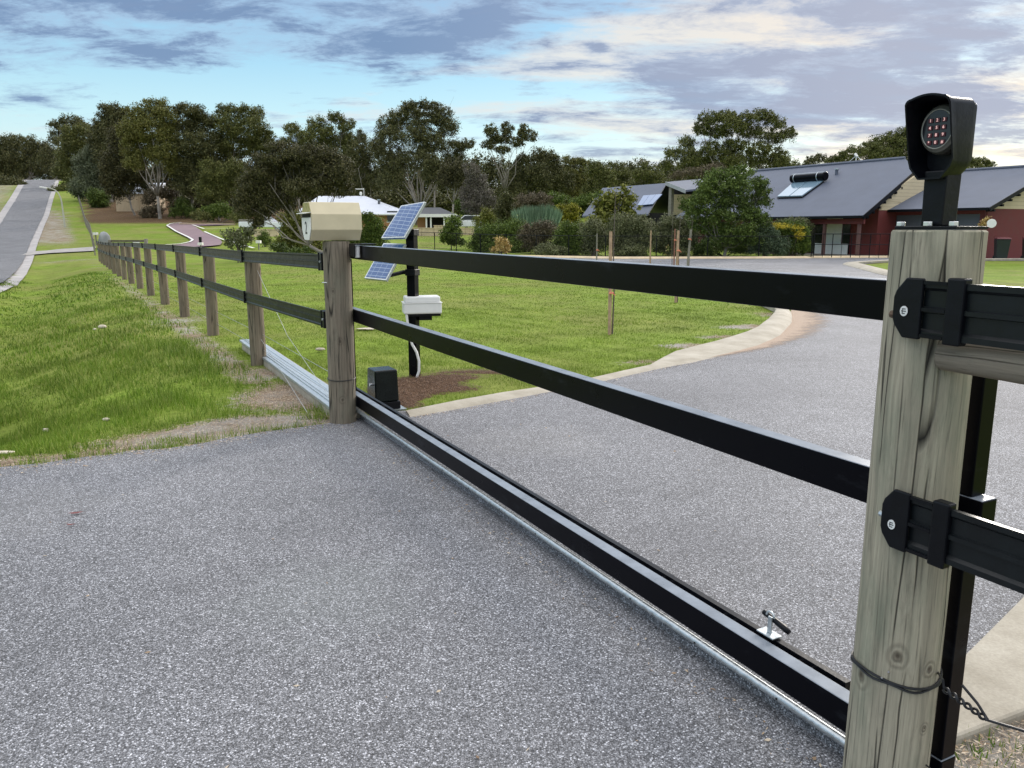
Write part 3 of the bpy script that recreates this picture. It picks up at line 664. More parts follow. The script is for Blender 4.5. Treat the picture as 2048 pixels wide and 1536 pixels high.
# straw and dry litter on bare earth
def litter(name, n, x0, x1, y0, y1, which, L, mat, pred=None):
    X = rng.uniform(x0, x1, n); Y = rng.uniform(y0, y1, n); d_, m_ = cover(X, Y); k = ((d_ if which == 0 else m_) > .35 + rng.uniform(0, .35, n)) & ~inpoly(X, Y, ASP)
    if pred is not None: k &= pred(X, Y)
    X, Y = X[k], Y[k]; n = len(X); a = rng.uniform(0, np.pi, n); l_ = rng.uniform(.3, 1, n) * L; tl = rng.uniform(-.25, .25, n)
    dx = np.stack([np.cos(a), np.sin(a), tl], -1) * l_[:, None]; dw = np.stack([-np.sin(a), np.cos(a), rng.uniform(-.5, .5, n)], -1) * (l_ * rng.uniform(.08, .3, n))[:, None]
    c = np.stack([X, Y, terr(X, Y) + rng.uniform(-.008, .012, n)], -1)
    return np.stack([c - dx, c + dw, c + dx, c - dw], 1)
struct(fastmesh('dry_litter', np.concatenate([litter('', 90000, -4.6, -.9, 4.6, 8.5, 0, .014, None), litter('', 24000, -9, 4.5, 8.5, 16, 0, .02, None), litter('', 26000, .95, 3.2, 1.2, 2.4, 0, .013, None)]), 4, M['straw']), 'stuff')
# grit and leaf bits that collect on the asphalt along its edges and the track
X1 = rng.uniform(-5, 1.6, 2600); Y1 = rng.uniform(1.6, 9, 2600); k = inpoly(X1, Y1, ASP); X1, Y1 = X1[k], Y1[k]
e3 = np.array(e2[:150]); kk = rng.integers(0, len(e3), 5200); XE = e3[kk, 0] + rng.normal(0, .05, 5200) - abs(rng.normal(0, .03, 5200)); YE = e3[kk, 1] - abs(rng.normal(0, .11, 5200))
ks = rng.uniform(1.2, 6, 300); kn_ = 1.66 - abs(rng.normal(0, .05, 300)); kP = np.array([W(a, b) for a, b in zip(ks, kn_)])
kl = rng.uniform(0, 1, 1500); KLi = np.array([[np.interp(q, np.linspace(0, 1, 11), [p[0] for p in KRw[:11]]), np.interp(q, np.linspace(0, 1, 11), [p[1] for p in KRw[:11]])] for q in kl]) + np.abs(rng.normal(0, .05, (1500, 2))) * np.array([.7, -.7])
X2 = np.r_[X1[:260], XE, kP[:, 0], KLi[:, 0]]; Y2 = np.r_[Y1[:260], YE, kP[:, 1], KLi[:, 1]]; n = len(X2); a = rng.uniform(0, np.pi, n); l_ = rng.uniform(.2, 1, n) ** 2 * .011 + .0015
dx = np.stack([np.cos(a), np.sin(a), np.zeros(n)], -1) * l_[:, None]; dw = np.stack([-np.sin(a), np.cos(a), rng.uniform(-.2, .6, n)], -1) * (l_ * rng.uniform(.15, .5, n))[:, None]; c = np.stack([X2, Y2, np.full(n, .008)], -1)
struct(fastmesh('loose_grit', np.stack([c - dx, c + dw, c + dx, c - dw], 1), 4, M['straw']), 'stuff')
struct(fastmesh('bark_mulch', litter('', 90000, -1.6, 1.0, 6.4, 9, 1, .012, None), 4, M['chip']), 'stuff')

# ------------------------------------------------------------------ sliding gate (frame: s along the gate, n inwards)
GN = 1.70
gate = thing('sliding_gate', 'black three-rail sliding gate closed across the asphalt driveway', 'gate', W(3.6, GN + .03, .1))
def rail_box(name, s0, s1, z0, z1): return part(name, MB().gbox(s0, s1, GN, GN + .055, z0, z1), M['black'], gate, bevel=.004)
s_st = float(onN(1943, 990, GN) @ T) + .027
rail_box('top_rail', s_st - .02, 6.02, 1.228, 1.327)
rail_box('middle_rail', float(onN(1962, 1030, GN) @ T), 6.12, .760, .857)
rail_box('bottom_beam', s_st - .028, 6.35, .107, .197)
mb = MB(); mb.gbox(s_st - .026, s_st + .026, GN + .002, GN + .053, .198, .759); mb.gbox(s_st - .026, s_st + .026, GN + .002, GN + .053, .858, 1.227); part('end_stile', mb, M['black'], gate, bevel=.003)
mb = MB(); mb.gbox(6.06, 6.11, GN + .002, GN + .053, .198, .759); mb.gbox(6.06, 6.11, GN + .002, GN + .053, .858, 1.22); part('tail_stile', mb, M['black'], gate, bevel=.003)
# rack along the inside of the beam with its spacers
mb = MB(); mb.gbox(1.40, 6.3, GN + .072, GN + .094, .150, .200)
for i in range(300):
    s0 = 1.42 + i * .016; mb.gbox(s0, s0 + .008, GN + .074, GN + .09, .142, .150)
rack = part('gear_rack', mb, M['blackmatt'], gate)
mb = MB()
s = 1.52
while s < 6.2:
    for ds in (0, .045): part('spacer_screw', MB().tube([W(s + ds, GN + .054, .182), W(s + ds, GN + .074, .182)], .0035, 6), M['steel'], rack)
    s += .33
latch = part('latch_bracket', MB().gbox(1.665, 1.735, GN + .060, GN + .10, .203, .208).gbox(1.692, 1.708, GN + .078, GN + .084, .208, .262).tube([W(1.70, GN + .081, .262) + T * .016 * math.cos(a) + ZV * .016 * math.sin(a) for a in np.linspace(0, math.pi, 9)], .004, 6), M['galv'], gate, bevel=.0015)
part('latch_handle', MB().tube([W(1.735, GN + .086, .262), W(1.70, GN + .092, .252), W(1.655, GN + .098, .238), W(1.638, GN + .10, .232)], [.008, .009, .010, .008], 8), M['blackmatt'], latch, smooth=True)
# roller guide at the head of the gate beside the left post
mb = MB(); c0 = onN(712, 500, GN - .02)
guide = thing('gate_guide', 'small black guide bracket with white roller over the far end of the top rail', 'gate guide', onN(712, 520, GN - .03))
sg = float(c0 @ T)
part('guide_plate', MB().gbox(sg - .08, sg + .06, GN - .055, GN + .11, 1.333, 1.341).gbox(sg - .08, sg + .06, GN - .055, GN - .049, 1.25, 1.333), M['blackmatt'], guide, bevel=.002)
part('roller', MB().tube([W(sg - .045, GN - .024, 1.245), W(sg - .045, GN - .024, 1.325)], .019, 14), M['white'], guide, smooth='auto')
# ground track
track = thing('gate_track', 'galvanised gate track running under the gate onto a concrete strip', 'gate track', W(6, 1.7, 0))
part('track_bead', MB().tube([W(.7, 1.704, .079), W(10.35, 1.704, .079)], .0135, 14), M['galv'], track, smooth='auto')
part('track_base', MB().gbox(.7, 5.95, 1.742, 1.752, .0, .062), M['asphalt'], track)
part('track_channel', MB().gbox(6.03, 10.4, 1.54, 1.76, .080, .086).gbox(6.03, 10.4, 1.54, 1.545, .060, .0795).gbox(6.03, 10.4, 1.585, 1.592, .0865, .096).gbox(6.03, 10.4, 1.62, 1.627, .0865, .093), M['galv'], track, bevel=.002)
part('foundation', MB().gbox(5.95, 10.3, 1.55, 1.78, -.25, .078), M['concrete'], track, bevel=.008)
for i in range(13): part('track_screw', MB().disc(W(1.2 + i * .37, 1.6925, .079), -N, .004, .003, 8), M['slot'], track)
# opener motor
sm0 = 6.10
n_l = float(onN(750, 800, 1.9) @ N)
v = ray(750, 770); k = sm0 / (v @ T); nl_ = k * (v @ N)
v = ray(798, 770); k = sm0 / (v @ T); nr_ = k * (v @ N)
v = ray(733, 770); nl2 = nl_; k = nl_ / (v @ N); sb_ = k * (v @ T)
motor = thing('gate_opener', 'dark green gate motor box standing on a plate behind the bottom beam', 'gate motor', W(sm0 + .12, (nl_ + nr_) / 2, 0))
sb_ = min(sb_, sm0 + .3); ztop = float((ray(775, 741) * (sm0 / (ray(775, 741) @ T)))[2] + H)
poly = [W(sm0 - .006, nl_, .10), W(sm0 - .006, nr_, .10), W(sm0, nr_, .12), W(sm0 + .01, nr_ - .004, ztop - .02), W(sm0 + .03, nr_ - .01, ztop), W(sm0 + .03, nl_ + .01, ztop), W(sm0 + .01, nl_ + .004, ztop - .02)]
mb = MB(); hx = [W(sm0, nl_, .075), W(sb_, nl_, .075), W(sb_, nr_, .075), W(sm0, nr_, .075), W(sm0 + .012, nl_ + .006, ztop), W(sb_ - .012, nl_ + .006, ztop), W(sb_ - .012, nr_ - .006, ztop), W(sm0 + .012, nr_ - .006, ztop)]
part('cover', mb.hexa(hx), M['dkgreen'], motor, bevel=.012, seg=3)
part('motor_base', MB().gbox(sm0 - .006, sb_ + .006, nl_ - .006, nr_ + .008, .012, .073), M['blackmatt'], motor, bevel=.004)
part('mounting_plate', MB().gbox(sm0 - .03, sb_ + .05, nl_ - .05, nr_ + .05, .003, .011), M['galv'], motor)
part('release_lock', MB().tube([W(sm0 + .09, nl_ - .016, .21), W(sm0 + .09, nl_ + .01, .21)], .012, 10), M['steel'], motor, smooth='auto')

# ------------------------------------------------------------------ right-hand fence: strainer post, rails, brace
PR = np.array([.894, 1.72]); RR = .0905; sR, nR = PR @ T[:2], PR @ N[:2]
fr = thing('rail_fence', 'thick round timber gatepost with black rails fixed across its face, at the right edge', 'fence', (PR[0], PR[1], 0), 'timber post and black rail fences')
def oncyl(x, y, C=PR, r=RR):
    v = ray(x, y); a = v[0] ** 2 + v[1] ** 2; b = -2 * (v[0] * C[0] + v[1] * C[1]); c = C[0] ** 2 + C[1] ** 2 - r * r
    d = b * b - 4 * a * c
    k = (-b - math.sqrt(max(d, 0))) / (2 * a); return v * k + np.array([0, 0, H])
def kn(x, y, r): p = oncyl(x, y); return ((p[0] - PR[0], p[1] - PR[1], p[2]), r)
M['post_right'] = timber('weathered_gatepost', (.36, .325, .245), .45, [kn(1795, 1312, .028), kn(1858, 1338, .02), kn(1722, 1350, .03), kn(1848, 1456, .014)])
def postmb(C, r, z0, z1, seed, seg=40, rows=26, topcut=.004, lean=(0, 0)):
    g = np.random.default_rng(seed); ph = g.uniform(0, 6.3, 5); V = []
    for i in range(rows):
        z = z0 + (z1 - z0) * i / (rows - 1)
        for k in range(seg):
            a = 2 * math.pi * k / seg; rr = r * (1 + .012 * math.sin(3 * a + ph[0] + z * 2) + .010 * math.sin(5 * a + ph[1]) + .008 * math.sin(z * 6 + ph[2] + a) + .02 * (z1 - z) / 1.4)
            V.append((C[0] + rr * math.cos(a) + lean[0] * z, C[1] + rr * math.sin(a) + lean[1] * z, z))
    top = len(V)
    for k in range(seg):
        a = 2 * math.pi * k / seg; V.append((C[0] + (r - topcut) * math.cos(a) + lean[0] * z1, C[1] + (r - topcut) * math.sin(a) + lean[1] * z1, z1 + topcut))
    mb = MB(); mb.addvf(V, [(i * seg + k, i * seg + (k + 1) % seg, (i + 1) * seg + (k + 1) % seg, (i + 1) * seg + k) for i in range(rows) for k in range(seg)] + [tuple(top + k for k in range(seg))])
    return mb
part('post', postmb(PR, RR, -.3, 1.442, 3, 56, 40), M['post_right'], fr, auto=True)
nf = nR - RR * 1.02                                     # front plane of the post face
def flatrail(s0, s1, n0, zt, zb, th_=.012):
    """ribbed flexible rail: flat strip with three raised ribs"""
    h = zt - zb; prof = [(0, 0), (0, h), (-th_, h), (-th_, h - .012), (-th_ * .45, h - .018), (-th_ * .45, h * .56), (-th_, h * .54), (-th_, h * .46), (-th_ * .45, h * .44), (-th_ * .45, .018), (-th_, .012), (-th_, 0)]
    return MB().prism([W(s0, n0 + a, zb + b) for a, b in prof], T * (s1 - s0))
def bracket(s_tip, s_back, n0, zt, zb, parent, sub=True):
    """clamp: chamfered end plate, two window bars and a broad strap"""
    h = zt - zb; zc_ = (zt + zb) / 2; L = s_tip - s_back
    c = h * .22
    prof = [(s_tip - .005, zb + .026), (s_tip, zb + .04), (s_tip, zt - .04), (s_tip - .005, zt - .026), (s_tip - .026, zt), (s_tip - .064, zt), (s_tip - .064, zb), (s_tip - .026, zb)]
    b_ = part('rail_clamp', MB().prism([W(a, n0 - .012, z) for a, z in prof], N * -.010), M['blackmatt'], parent, bevel=.003)
    e = 0.0
    for z in (zt - .008, zc_, zb + .008): part('clamp_bar', MB().gbox(s_tip - .1145, s_tip - .0645, n0 - .020, n0 - .013, z - .0035, z + .0035), M['blackmatt'], b_)
    part('clamp_strap', MB().gbox(s_tip - .115, s_tip - .152, n0 - .022, n0 + .004, zb - .004, zt + .004), M['blackmatt'], b_, bevel=.004)
    return b_
def on_s(x, y, n): return float(onN(x, y, n) @ T)
nr = nf + .004
# top rail and clamp
st = on_s(1786, 620, nr - .02)
k1 = bracket(st, st - .2, nr, 1.351, 1.228, fr)
part('rail', flatrail(-2.6, st - .06, nr - .003, 1.345, 1.232), M['rail'], fr)
sl = on_s(1760, 1060, nr - .02)
k2 = bracket(sl, sl - .2, nr, .905, .775, fr)
part('rail', flatrail(-2.6, sl - .06, nr - .003, .898, .784), M['rail'], fr)
def emblem(px, py, parent):
    c = onN(px, py, nr - .0235); mb = MB().disc(c, -N, .0105, .0012, 24, rx=.0088)
    e_ = part('emblem', mb, M['white'], parent)
    q = MB(); cc = c - N * .0016
    for dz, hw in ((.0045, .004), (0, .0055), (-.005, .0035)): q.box(cc + ZV * dz, T, N, ZV, hw, .0003, .0008)
    q.box(cc + T * .003, T, N, ZV, .0006, .0003, .005)
    part('emblem_print', q, M['print'], parent)
emblem(1808, 622, k1); emblem(1783, 1049, k2)
part('clamp_bolt', MB().tube([W(st + .003, nr - .006, 1.272), W(st + .014, nr - .006, 1.272)], .008, 8), M['rust'], k1)
part('clamp_bolt', MB().tube([W(sl + .002, nr - .006, .836), W(sl + .014, nr - .006, .836)], .0065, 8), M['galv'], k2)
# timber brace and wires
part('brace', MB().tube([W(sR - .075, nR - .045, 1.197), W(sR - .3, nR - .048, 1.199), W(-1.5, nR - .05, 1.20), W(-2.6, nR - .05, 1.20)], [.034, .038, .039, .039], 20), M['brace'], fr, smooth='auto')
zw = float(oncyl(1790, 1366)[2])
ring = []
for a in np.linspace(0, 2 * math.pi, 41): ring.append((PR[0] + (RR * 1.045) * math.cos(a), PR[1] + (RR * 1.045) * math.sin(a), zw + .008 * math.sin(a * 2 + 1)))
ring2 = [(x, y, z - .007 + .003 * math.sin(i)) for i, (x, y, z) in enumerate(ring)]
part('tie_wire', MB().tube(ring, .0028, 6).tube(ring2, .0028, 6), M['wire'], fr)
A0 = at(1888, 1378, 1.566); B0 = at(1975, 1440, 1.50); C0 = at(2048, 1462, 1.44); E0 = C0 + (C0 - B0) * 6
def twist(A, B, turns, r, n=60, ph=0):
    d = nz(B - A); a = nz(np.cross(d, ZV)); b = np.cross(d, a); return [A + (B - A) * q + (a * math.cos(2 * math.pi * turns * q + ph) + b * math.sin(2 * math.pi * turns * q + ph)) * r for q in np.linspace(0, 1, n)]
part('strain_wire', MB().tube(twist(A0, B0, 3.0, .0048), .0030, 6).tube(twist(A0, B0, 3.0, .0048, ph=math.pi), .0030, 6).tube([B0, C0, E0], .0030, 6).tube([B0 + ZV * .001, B0 + (B0 - A0) * -.25 + ZV * .020, B0 + (B0 - A0) * -.62 + ZV * .036], .0032, 6)
     .tube([A0, A0 + np.array([-.004, .0, .02]), oncyl(1876, 1345)], .0026, 6), M['wire'], fr, smooth='auto')
part('strain_wire', MB().tube([oncyl(1852, 1530), W(-1.0, nR - .05, .05), W(-2.6, nR - .05, .05)], .002, 6), M['wire'], fr)
mb = MB()
for x, y in ((1778, 1342), (1765, 1354)): 
    p = oncyl(x, y); mb.tube([p + nz([p[0] - PR[0], p[1] - PR[1], 0]) * .002, p + nz([p[0] - PR[0], p[1] - PR[1], 0]) * .006], .002, 6)
part('staple', mb, M['steel'], fr)
# keypad on its stand
kp = thing('access_keypad', 'black hooded keypad with round panel of red keys on top of the gatepost', 'keypad', (PR[0], PR[1], 1.447))
E1 = -T                                                   # rightwards along the fence
def K(a, b, z): return np.array([PR[0], PR[1], 0]) + E1 * a - N * b + ZV * z      # a right, b outwards
part('base_plate', MB().box(K(0.004, .0, 1.4505), E1, N, ZV, .070, .052, .003), M['blackmatt'], kp, bevel=.001)
mb = MB()
for a, b in ((-.060, .040), (.005, .043), (.060, .040), (-.02, -.04)): part('bolt', MB().tube([K(a, b, 1.454), K(a, b, 1.463)], .0095, 6), M['steel'], kp, bevel=.001)
pc = ray(1889, 400); kk = 1.72 / pc[1]; ax0 = float((pc * kk)[:2] @ E1[:2] - PR @ E1[:2])
part('stand', MB().hexa([K(ax0 - .026, -.02, 1.454), K(ax0 + .022, -.02, 1.454), K(ax0 + .022, .028, 1.454), K(ax0 - .026, .028, 1.454), K(ax0 - .028, -.02, 1.566), K(ax0 + .024, -.02, 1.566), K(ax0 + .024, .028, 1.566), K(ax0 - .028, .028, 1.566)]), M['blackmatt'], kp, bevel=.003)
HX = ax0 - .006; hw = .047; z0k, z1k = 1.548, 1.706; bk, fk = -.026, .046
# hood: swept shell with flared visor, open at the front
hood_prof = []
def rr_rect(hw_, z0_, z1_, r, crown, ch, n=6):
    P = []
    P += [(-hw_ + ch, z0_), (hw_ - ch, z0_), (hw_ - ch * .2, z0_ + ch * .9), (hw_, z0_ + ch * 1.5)]
    for a in np.linspace(0, math.pi / 2, n): P.append((hw_ - r + r * math.cos(a), z1_ - r + r * math.sin(a)))
    for q in np.linspace(.8, -.8, 7): P.append(((hw_ - r) * q, z1_ + crown * (1 - q * q)))
    for a in np.linspace(math.pi / 2, math.pi, n): P.append((-hw_ + r + r * math.cos(a), z1_ - r + r * math.sin(a)))
    P += [(-hw_, z0_ + ch * 1.5), (-hw_ + ch * .2, z0_ + ch * .9)]
    return P
secs = [(bk, rr_rect(hw - .004, z0k + .012, z1k - .006, .012, .002, .018)), (-.01, rr_rect(hw, z0k + .006, z1k, .014, .003, .020)), (.024, rr_rect(hw, z0k + .002, z1k - .001, .014, .004, .022)), (.038, rr_rect(hw + .002, z0k, z1k + .001, .014, .005, .024)), (fk, rr_rect(hw + .004, z0k, z1k + .002, .016, .006, .026))]
def visor(b, a, z):       # the top edge reaches further forward than the chin
    q = max(0, min(1, (z - z0k) / (z1k - z0k))); return b + (b > .02) * (.026 * sm(np.array((q - .62) / .38)) - .002 * (1 - q))
V = []; npf = len(secs[0][1])
for b, pf in secs:
    for a, z in pf: V.append(K(HX + a, float(visor(b, a, z)), z))
for b, pf in secs[::-1][:-1]:
    for a, z in pf:
        cz = (z0k + z1k) / 2; V.append(K(HX + a * .93, float(visor(b, a, z)) - (.0 if b > .05 else 0), cz + (z - cz) * .955))
bi = -.004
for a, z in secs[1][1]:
    cz = (z0k + z1k) / 2; V.append(K(HX + a * .9, bi, cz + (z - cz) * .93))
ns = len(V) // npf
Fc = [(i * npf + k, i * npf + (k + 1) % npf, (i + 1) * npf + (k + 1) % npf, (i + 1) * npf + k) for i in range(ns - 1) for k in range(npf)] + [tuple(range(npf)), tuple((ns - 1) * npf + k for k in range(npf))]
mb = MB(); mb.addvf(V, Fc); part('hood', mb, M['blackmatt'], kp, auto=True)
# housing of the panel
cz = 1.648
ho = MB(); 
for r0, r1, b0, b1 in ((.0445, .0445, -.002, .016), (.0445, .041, .016, .026), (.041, .036, .026, .030)):
    ho.addvf([K(HX + rr * math.cos(a), b, cz + rr * 1.12 * math.sin(a)) for rr, b in ((r0, b0), (r1, b1)) for a in np.linspace(0, 2 * math.pi, 33)[:-1]], [(k, (k + 1) % 32, 32 + (k + 1) % 32, 32 + k) for k in range(32)])
ho.addvf([K(HX + .036 * math.cos(a), .030, cz + .036 * 1.12 * math.sin(a)) for a in np.linspace(0, 2 * math.pi, 33)[:-1]], [tuple(range(32))])
M['olive'] = simple('grey_olive_metal', (.15, .145, .12), .4, .3, .1, 10); M['keyface'] = simple('dark_panel', (.012, .012, .016), .15, 0, .1, 10)
M['ringm'] = simple('panel_ring', (.30, .29, .25), .35, .5, .05, 10)
M['redkey'] = simple('red_key', (.085, .008, .016), .4); M['digit'] = simple('pale_digit', (.85, .62, .58), .5)
nt = M['digit'].node_tree; nt.nodes['Principled BSDF'].inputs['Emission Color'].default_value = (1, .55, .5, 1); nt.nodes['Principled BSDF'].inputs['Emission Strength'].default_value = .3
nt = M['redkey'].node_tree; nt.nodes['Principled BSDF'].inputs['Emission Color'].default_value = (.8, .02, .05, 1); nt.nodes['Principled BSDF'].inputs['Emission Strength'].default_value = .0
hs = part('panel_housing', ho, M['olive'], kp, auto=True)
tor = [K(HX + .0345 * math.cos(a), .0305, cz + .0345 * 1.12 * math.sin(a)) for a in np.linspace(0, 2 * math.pi, 41)]
part('panel_ring', MB().tube(tor, .0017, 6, cap=False), M['ringm'], hs, smooth=True)
part('panel_face', MB().prism([K(HX + .033 * math.cos(a), .0302, cz + .033 * 1.12 * math.sin(a)) for a in np.linspace(0, 2 * math.pi, 33)[:-1]], -N * .0008), M['keyface'], hs)
for i, ch_ in enumerate('123456789*0#'):
    a = HX + (i % 3 - 1) * .0150; z = cz + .0170 - (i // 3) * .0145
    kb = part('key', MB().box(K(a, .0320, z), E1, N, ZV, (.0052), .0010, .0044), M['redkey'], kp, bevel=.001)
    tb = MB(); text_mb(tb, ch_, K(a, .0333, z), E1, ZV, .0088, .0003); part('key_digit', tb, M['digit'], kb)

# ------------------------------------------------------------------ left-hand fence
PLp = np.array([-1.288, 5.99])
fl_root = thing('rail_fence', 'long two-rail black fence on timber posts along the grass verge', 'fence', (PLp[0], PLp[1], 0), 'timber post and black rail fences')
mbp = postmb(PLp, .0985, -.3, 1.352, 9, 48, 30); lp = part('post', mbp, M['post_left'], fl_root, auto=True, label='thick gatepost at the near end')
bx = [(525, 735), (418, 668), (364, 620), (324, 592), (297, 576), (278, 567), (263, 554), (252.5, 547), (243, 541), (236, 536), (229, 528), (223, 525), (216, 519), (212, 516), (206, 509), (201, 504)]
posts = [PLp]
for k, (x, y) in enumerate(bx):
    D = 6 + 2.65 * (k + 1); X = 2.013 - .551 * D + (.16 if k > 9 else 0) * (D / 40); posts.append(np.array([X, D]))
for k, P in enumerate(posts[1:]):
    z = float(terr(P[0], P[1])); g_ = random.uniform(-.012, .012)
    part('post', postmb(P, .082 + random.uniform(-.006, .006), z - .25, z + 1.15 + random.uniform(-.015, .01), 20 + k, 20 if k < 5 else 12, 12, lean=(g_, g_ * .5)), M['post_small'], fl_root, auto=True)
def runrail(zt, zb, off):
    """the flexible rail bends from post to post"""
    h = zt - zb; th_ = .013; zdrop = [0] + [-.045] * 40; prof = [(0, 0), (0, h), (-th_, h), (-th_, h - .012), (-th_ * .4, h - .018), (-th_ * .4, h * .56), (-th_, h * .54), (-th_, h * .46), (-th_ * .4, h * .44), (-th_ * .4, .018), (-th_, .012), (-th_, 0)]
    pts = []; first = np.array(PLp) + T[:2] * .10 - N[:2] * .085
    seqP = [first] + [P - N[:2] * off for P in posts[1:]]
    for i in range(len(seqP)):
        d = seqP[min(i + 1, len(seqP) - 1)] - seqP[max(i - 1, 0)]; d = d / np.linalg.norm(d); nn = np.array([d[1], -d[0]])
        pts.append((seqP[i], nn))
    V = []; k = len(prof)
    for i_, (p, nn) in enumerate(pts):
        tz = float(terr(posts[i_][0], posts[i_][1])) + zdrop[i_]
        for a, b in prof: q = p + nn * a; V.append((q[0], q[1], zb + b + tz))
    n = len(pts); mb = MB(); mb.addvf(V, [(i * k + j, i * k + (j + 1) % k, (i + 1) * k + (j + 1) % k, (i + 1) * k + j) for i in range(n - 1) for j in range(k)] + [tuple(range(k)), tuple((n - 1) * k + j for j in range(k))])
    return mb
RZ = [(1.262, 1.150), (.835, .722)]
for zt, zb in RZ:
    part('rail', runrail(zt, zb, .094), M['rail'], fl_root)
    for i, P in enumerate(posts[1:]):
        q = P - N[:2] * .105; z = float(terr(P[0], P[1])) - .045
        part('rail_strap', MB().box((q[0], q[1], (zt + zb) / 2 + z), T, N, ZV, .017 if i < 8 else .03, .012, (zt - zb) / 2 + .008), M['blackmatt'], fl_root)
    c = PLp + T[:2] * .075 - N[:2] * .088
    cl = part('rail_clamp', MB().box((c[0], c[1], (zt + zb) / 2), T, N, ZV, .030, .016, (zt - zb) / 2 + .008), M['blackmatt'], fl_root, bevel=.004)
    part('clamp_strap', MB().box((c[0] + T[0] * .05, c[1] + T[1] * .05, (zt + zb) / 2), T, N, ZV, .010, .020, (zt - zb) / 2 + .010), M['blackmatt'], cl, bevel=.002)
    part('clamp_bolt', MB().tube([np.array([c[0], c[1], (zt + zb) / 2]) - N * .012, np.array([c[0], c[1], (zt + zb) / 2]) - N * .024], .009, 8), M['galv'], cl)
ring = [(PLp[0] + .104 * math.cos(a), PLp[1] + .104 * math.sin(a), float(at(690, 760, 5.9)[2]) + .006 * math.sin(a)) for a in np.linspace(0, 2 * math.pi, 33)]
part('tie_wire', MB().tube(ring, .003, 6), M['wire'], fl_root)
mb = MB(); p = at(662, 565, 5.92); mb.tube([p + np.array([-.065, 0, 0]), p + np.array([.0, -.01, -.002])], .004, 6); part('staple', mb, M['galv'], fl_root)
mb = MB()
for zz in (.33, .16):
    mb.tube([(PLp[0], PLp[1], zz)] + [(P[0] + .05, P[1], zz + float(terr(P[0], P[1]))) for P in posts[1:8]], .0022, 5)
part('strand_wire', mb, M['thinwire'], fl_root)
mb = MB(); P1 = posts[1]; mb.tube([(P1[0] + .05, P1[1] - .04, 1.02), (P1[0] + .62, P1[1] - 1.05, .45), (PLp[0] - .12, PLp[1] + .35, .02)], .0022, 5); mb.tube([(P1[0] + .1, P1[1] - .2, .30), (PLp[0] - .3, PLp[1] + .1, .05)], .002, 5)
part('strand_wire', mb, M['thinwire'], fl_root)

# ------------------------------------------------------------------ mailbox
BD = 5.97; mc = np.array([PLp[0], PLp[1], 1.362]) + (at(675, 480, 5.97) - at(686, 480, 5.97)) * np.array([1, 1, 0])
mail = thing('mailbox', 'cream metal mailbox numbered 2 standing on the far gatepost', 'mailbox', mc)
def Bx(a, t_, z): return mc + N * a - T * t_ + ZV * z          # a along the box, t_ towards the camera side
oct_ = [(-.075, 0), (.075, 0), (.135, .075), (.135, .185), (.085, .270), (-.085, .270), (-.135, .185), (-.135, .075)]
a0, a1 = -.165, .200
mb = MB(); mb.prism([Bx(a0, t_, z) for t_, z in oct_], N * (a1 - a0)); part('box_shell', mb, M['cream'], mail, bevel=.004)
fp = [(-.070, .004), (.070, .004), (.128, .077), (.128, .160), (-.128, .160), (-.128, .077)]
dr = part('front_plate', MB().prism([Bx(a0 - .002, t_, z) for t_, z in fp], N * -.006), M['offwhite'], mail, bevel=.001)
part('letter_slot', MB().prism([Bx(a0 - .001, t_, z) for t_, z in [(-.118, .163), (.118, .163), (.118, .188), (-.118, .188)]], N * -.003), M['slot'], mail)
part('slot_flap', MB().slab([Bx(a0, .135, .196), Bx(a0, -.135, .196), Bx(a0 - .045, -.135, .188), Bx(a0 - .045, .135, .188)], .004), M['offwhite'], mail)
part('end_cap', MB().prism([Bx(a0 - .001, t_, z) for t_, z in [(-.125, .200), (.125, .200), (.080, .266), (-.080, .266)]], N * -.004), M['moss_shade'], mail)
tb = MB(); text_mb(tb, '2', Bx(a0 - .0095, .0, .085), -T, ZV, .125, .0008); part('house_number', tb, M['print'], mail)

# ------------------------------------------------------------------ solar pole with two panels, battery box, conduit
sp = G(830, 761); sol = thing('solar_pole', 'black steel pole carrying two small solar panels beside the gate motor', 'solar pole', (sp[0], sp[1], 0))
ax_ = nz([.93, -.37, 0]); ay_ = np.cross(ZV, ax_)
zt = float(at(820, 466, sp[1])[2])
part('pole', MB().box((sp[0], sp[1], zt / 2), ax_, ay_, ZV, .042, .042, zt / 2), M['black'], sol, bevel=.004)
def panel(bl, br, tl, tr, nm):
    Q_ = [bl, br, tr, tl]; a = br - bl; b = tl - bl; n_ = nz(np.cross(a, b))
    p_ = part('solar_panel', MB().slab(Q_, -.028), M['galv'], sol, bevel=.002)
    inn = [bl + a * .05 + b * .035, br - a * .05 + b * .035, tr - a * .05 - b * .035, tl + a * .05 - b * .035]
    mt = pv('solar_cells', a, b, bl)
    part('solar_cells', MB().slab([q + n_ * .0015 for q in inn], .001), mt, p_)
    c = (bl + br + tl + tr) / 4 - n_ * .03; z = c[2] - .09
    pole = np.array([sp[0], sp[1], z]) - ax_ * .045
    part('bracket_arm', MB().tube([c - b * .2, c - b * .38 - n_ * .02, pole + np.array([-.05, 0, 0]), pole], [.016, .02, .02, .026], 8), M['blackmatt'], sol)
    part('pole_clamp', MB().box((sp[0], sp[1], z), ax_, ay_, ZV, .052, .052, .03), M['blackmatt'], sol, bevel=.004)
    return Q_
D0 = float(sp[1])
panel(at(762, 476, D0 - .02), at(808.5, 475, D0 - .17), at(802, 411, D0 + .16), at(850, 403, D0 + .01), 1)
panel(at(728.5, 556, D0 - .10), at(772, 560.5, D0 - .26), at(767, 486, D0 + .10), at(811, 487, D0 - .06), 2)
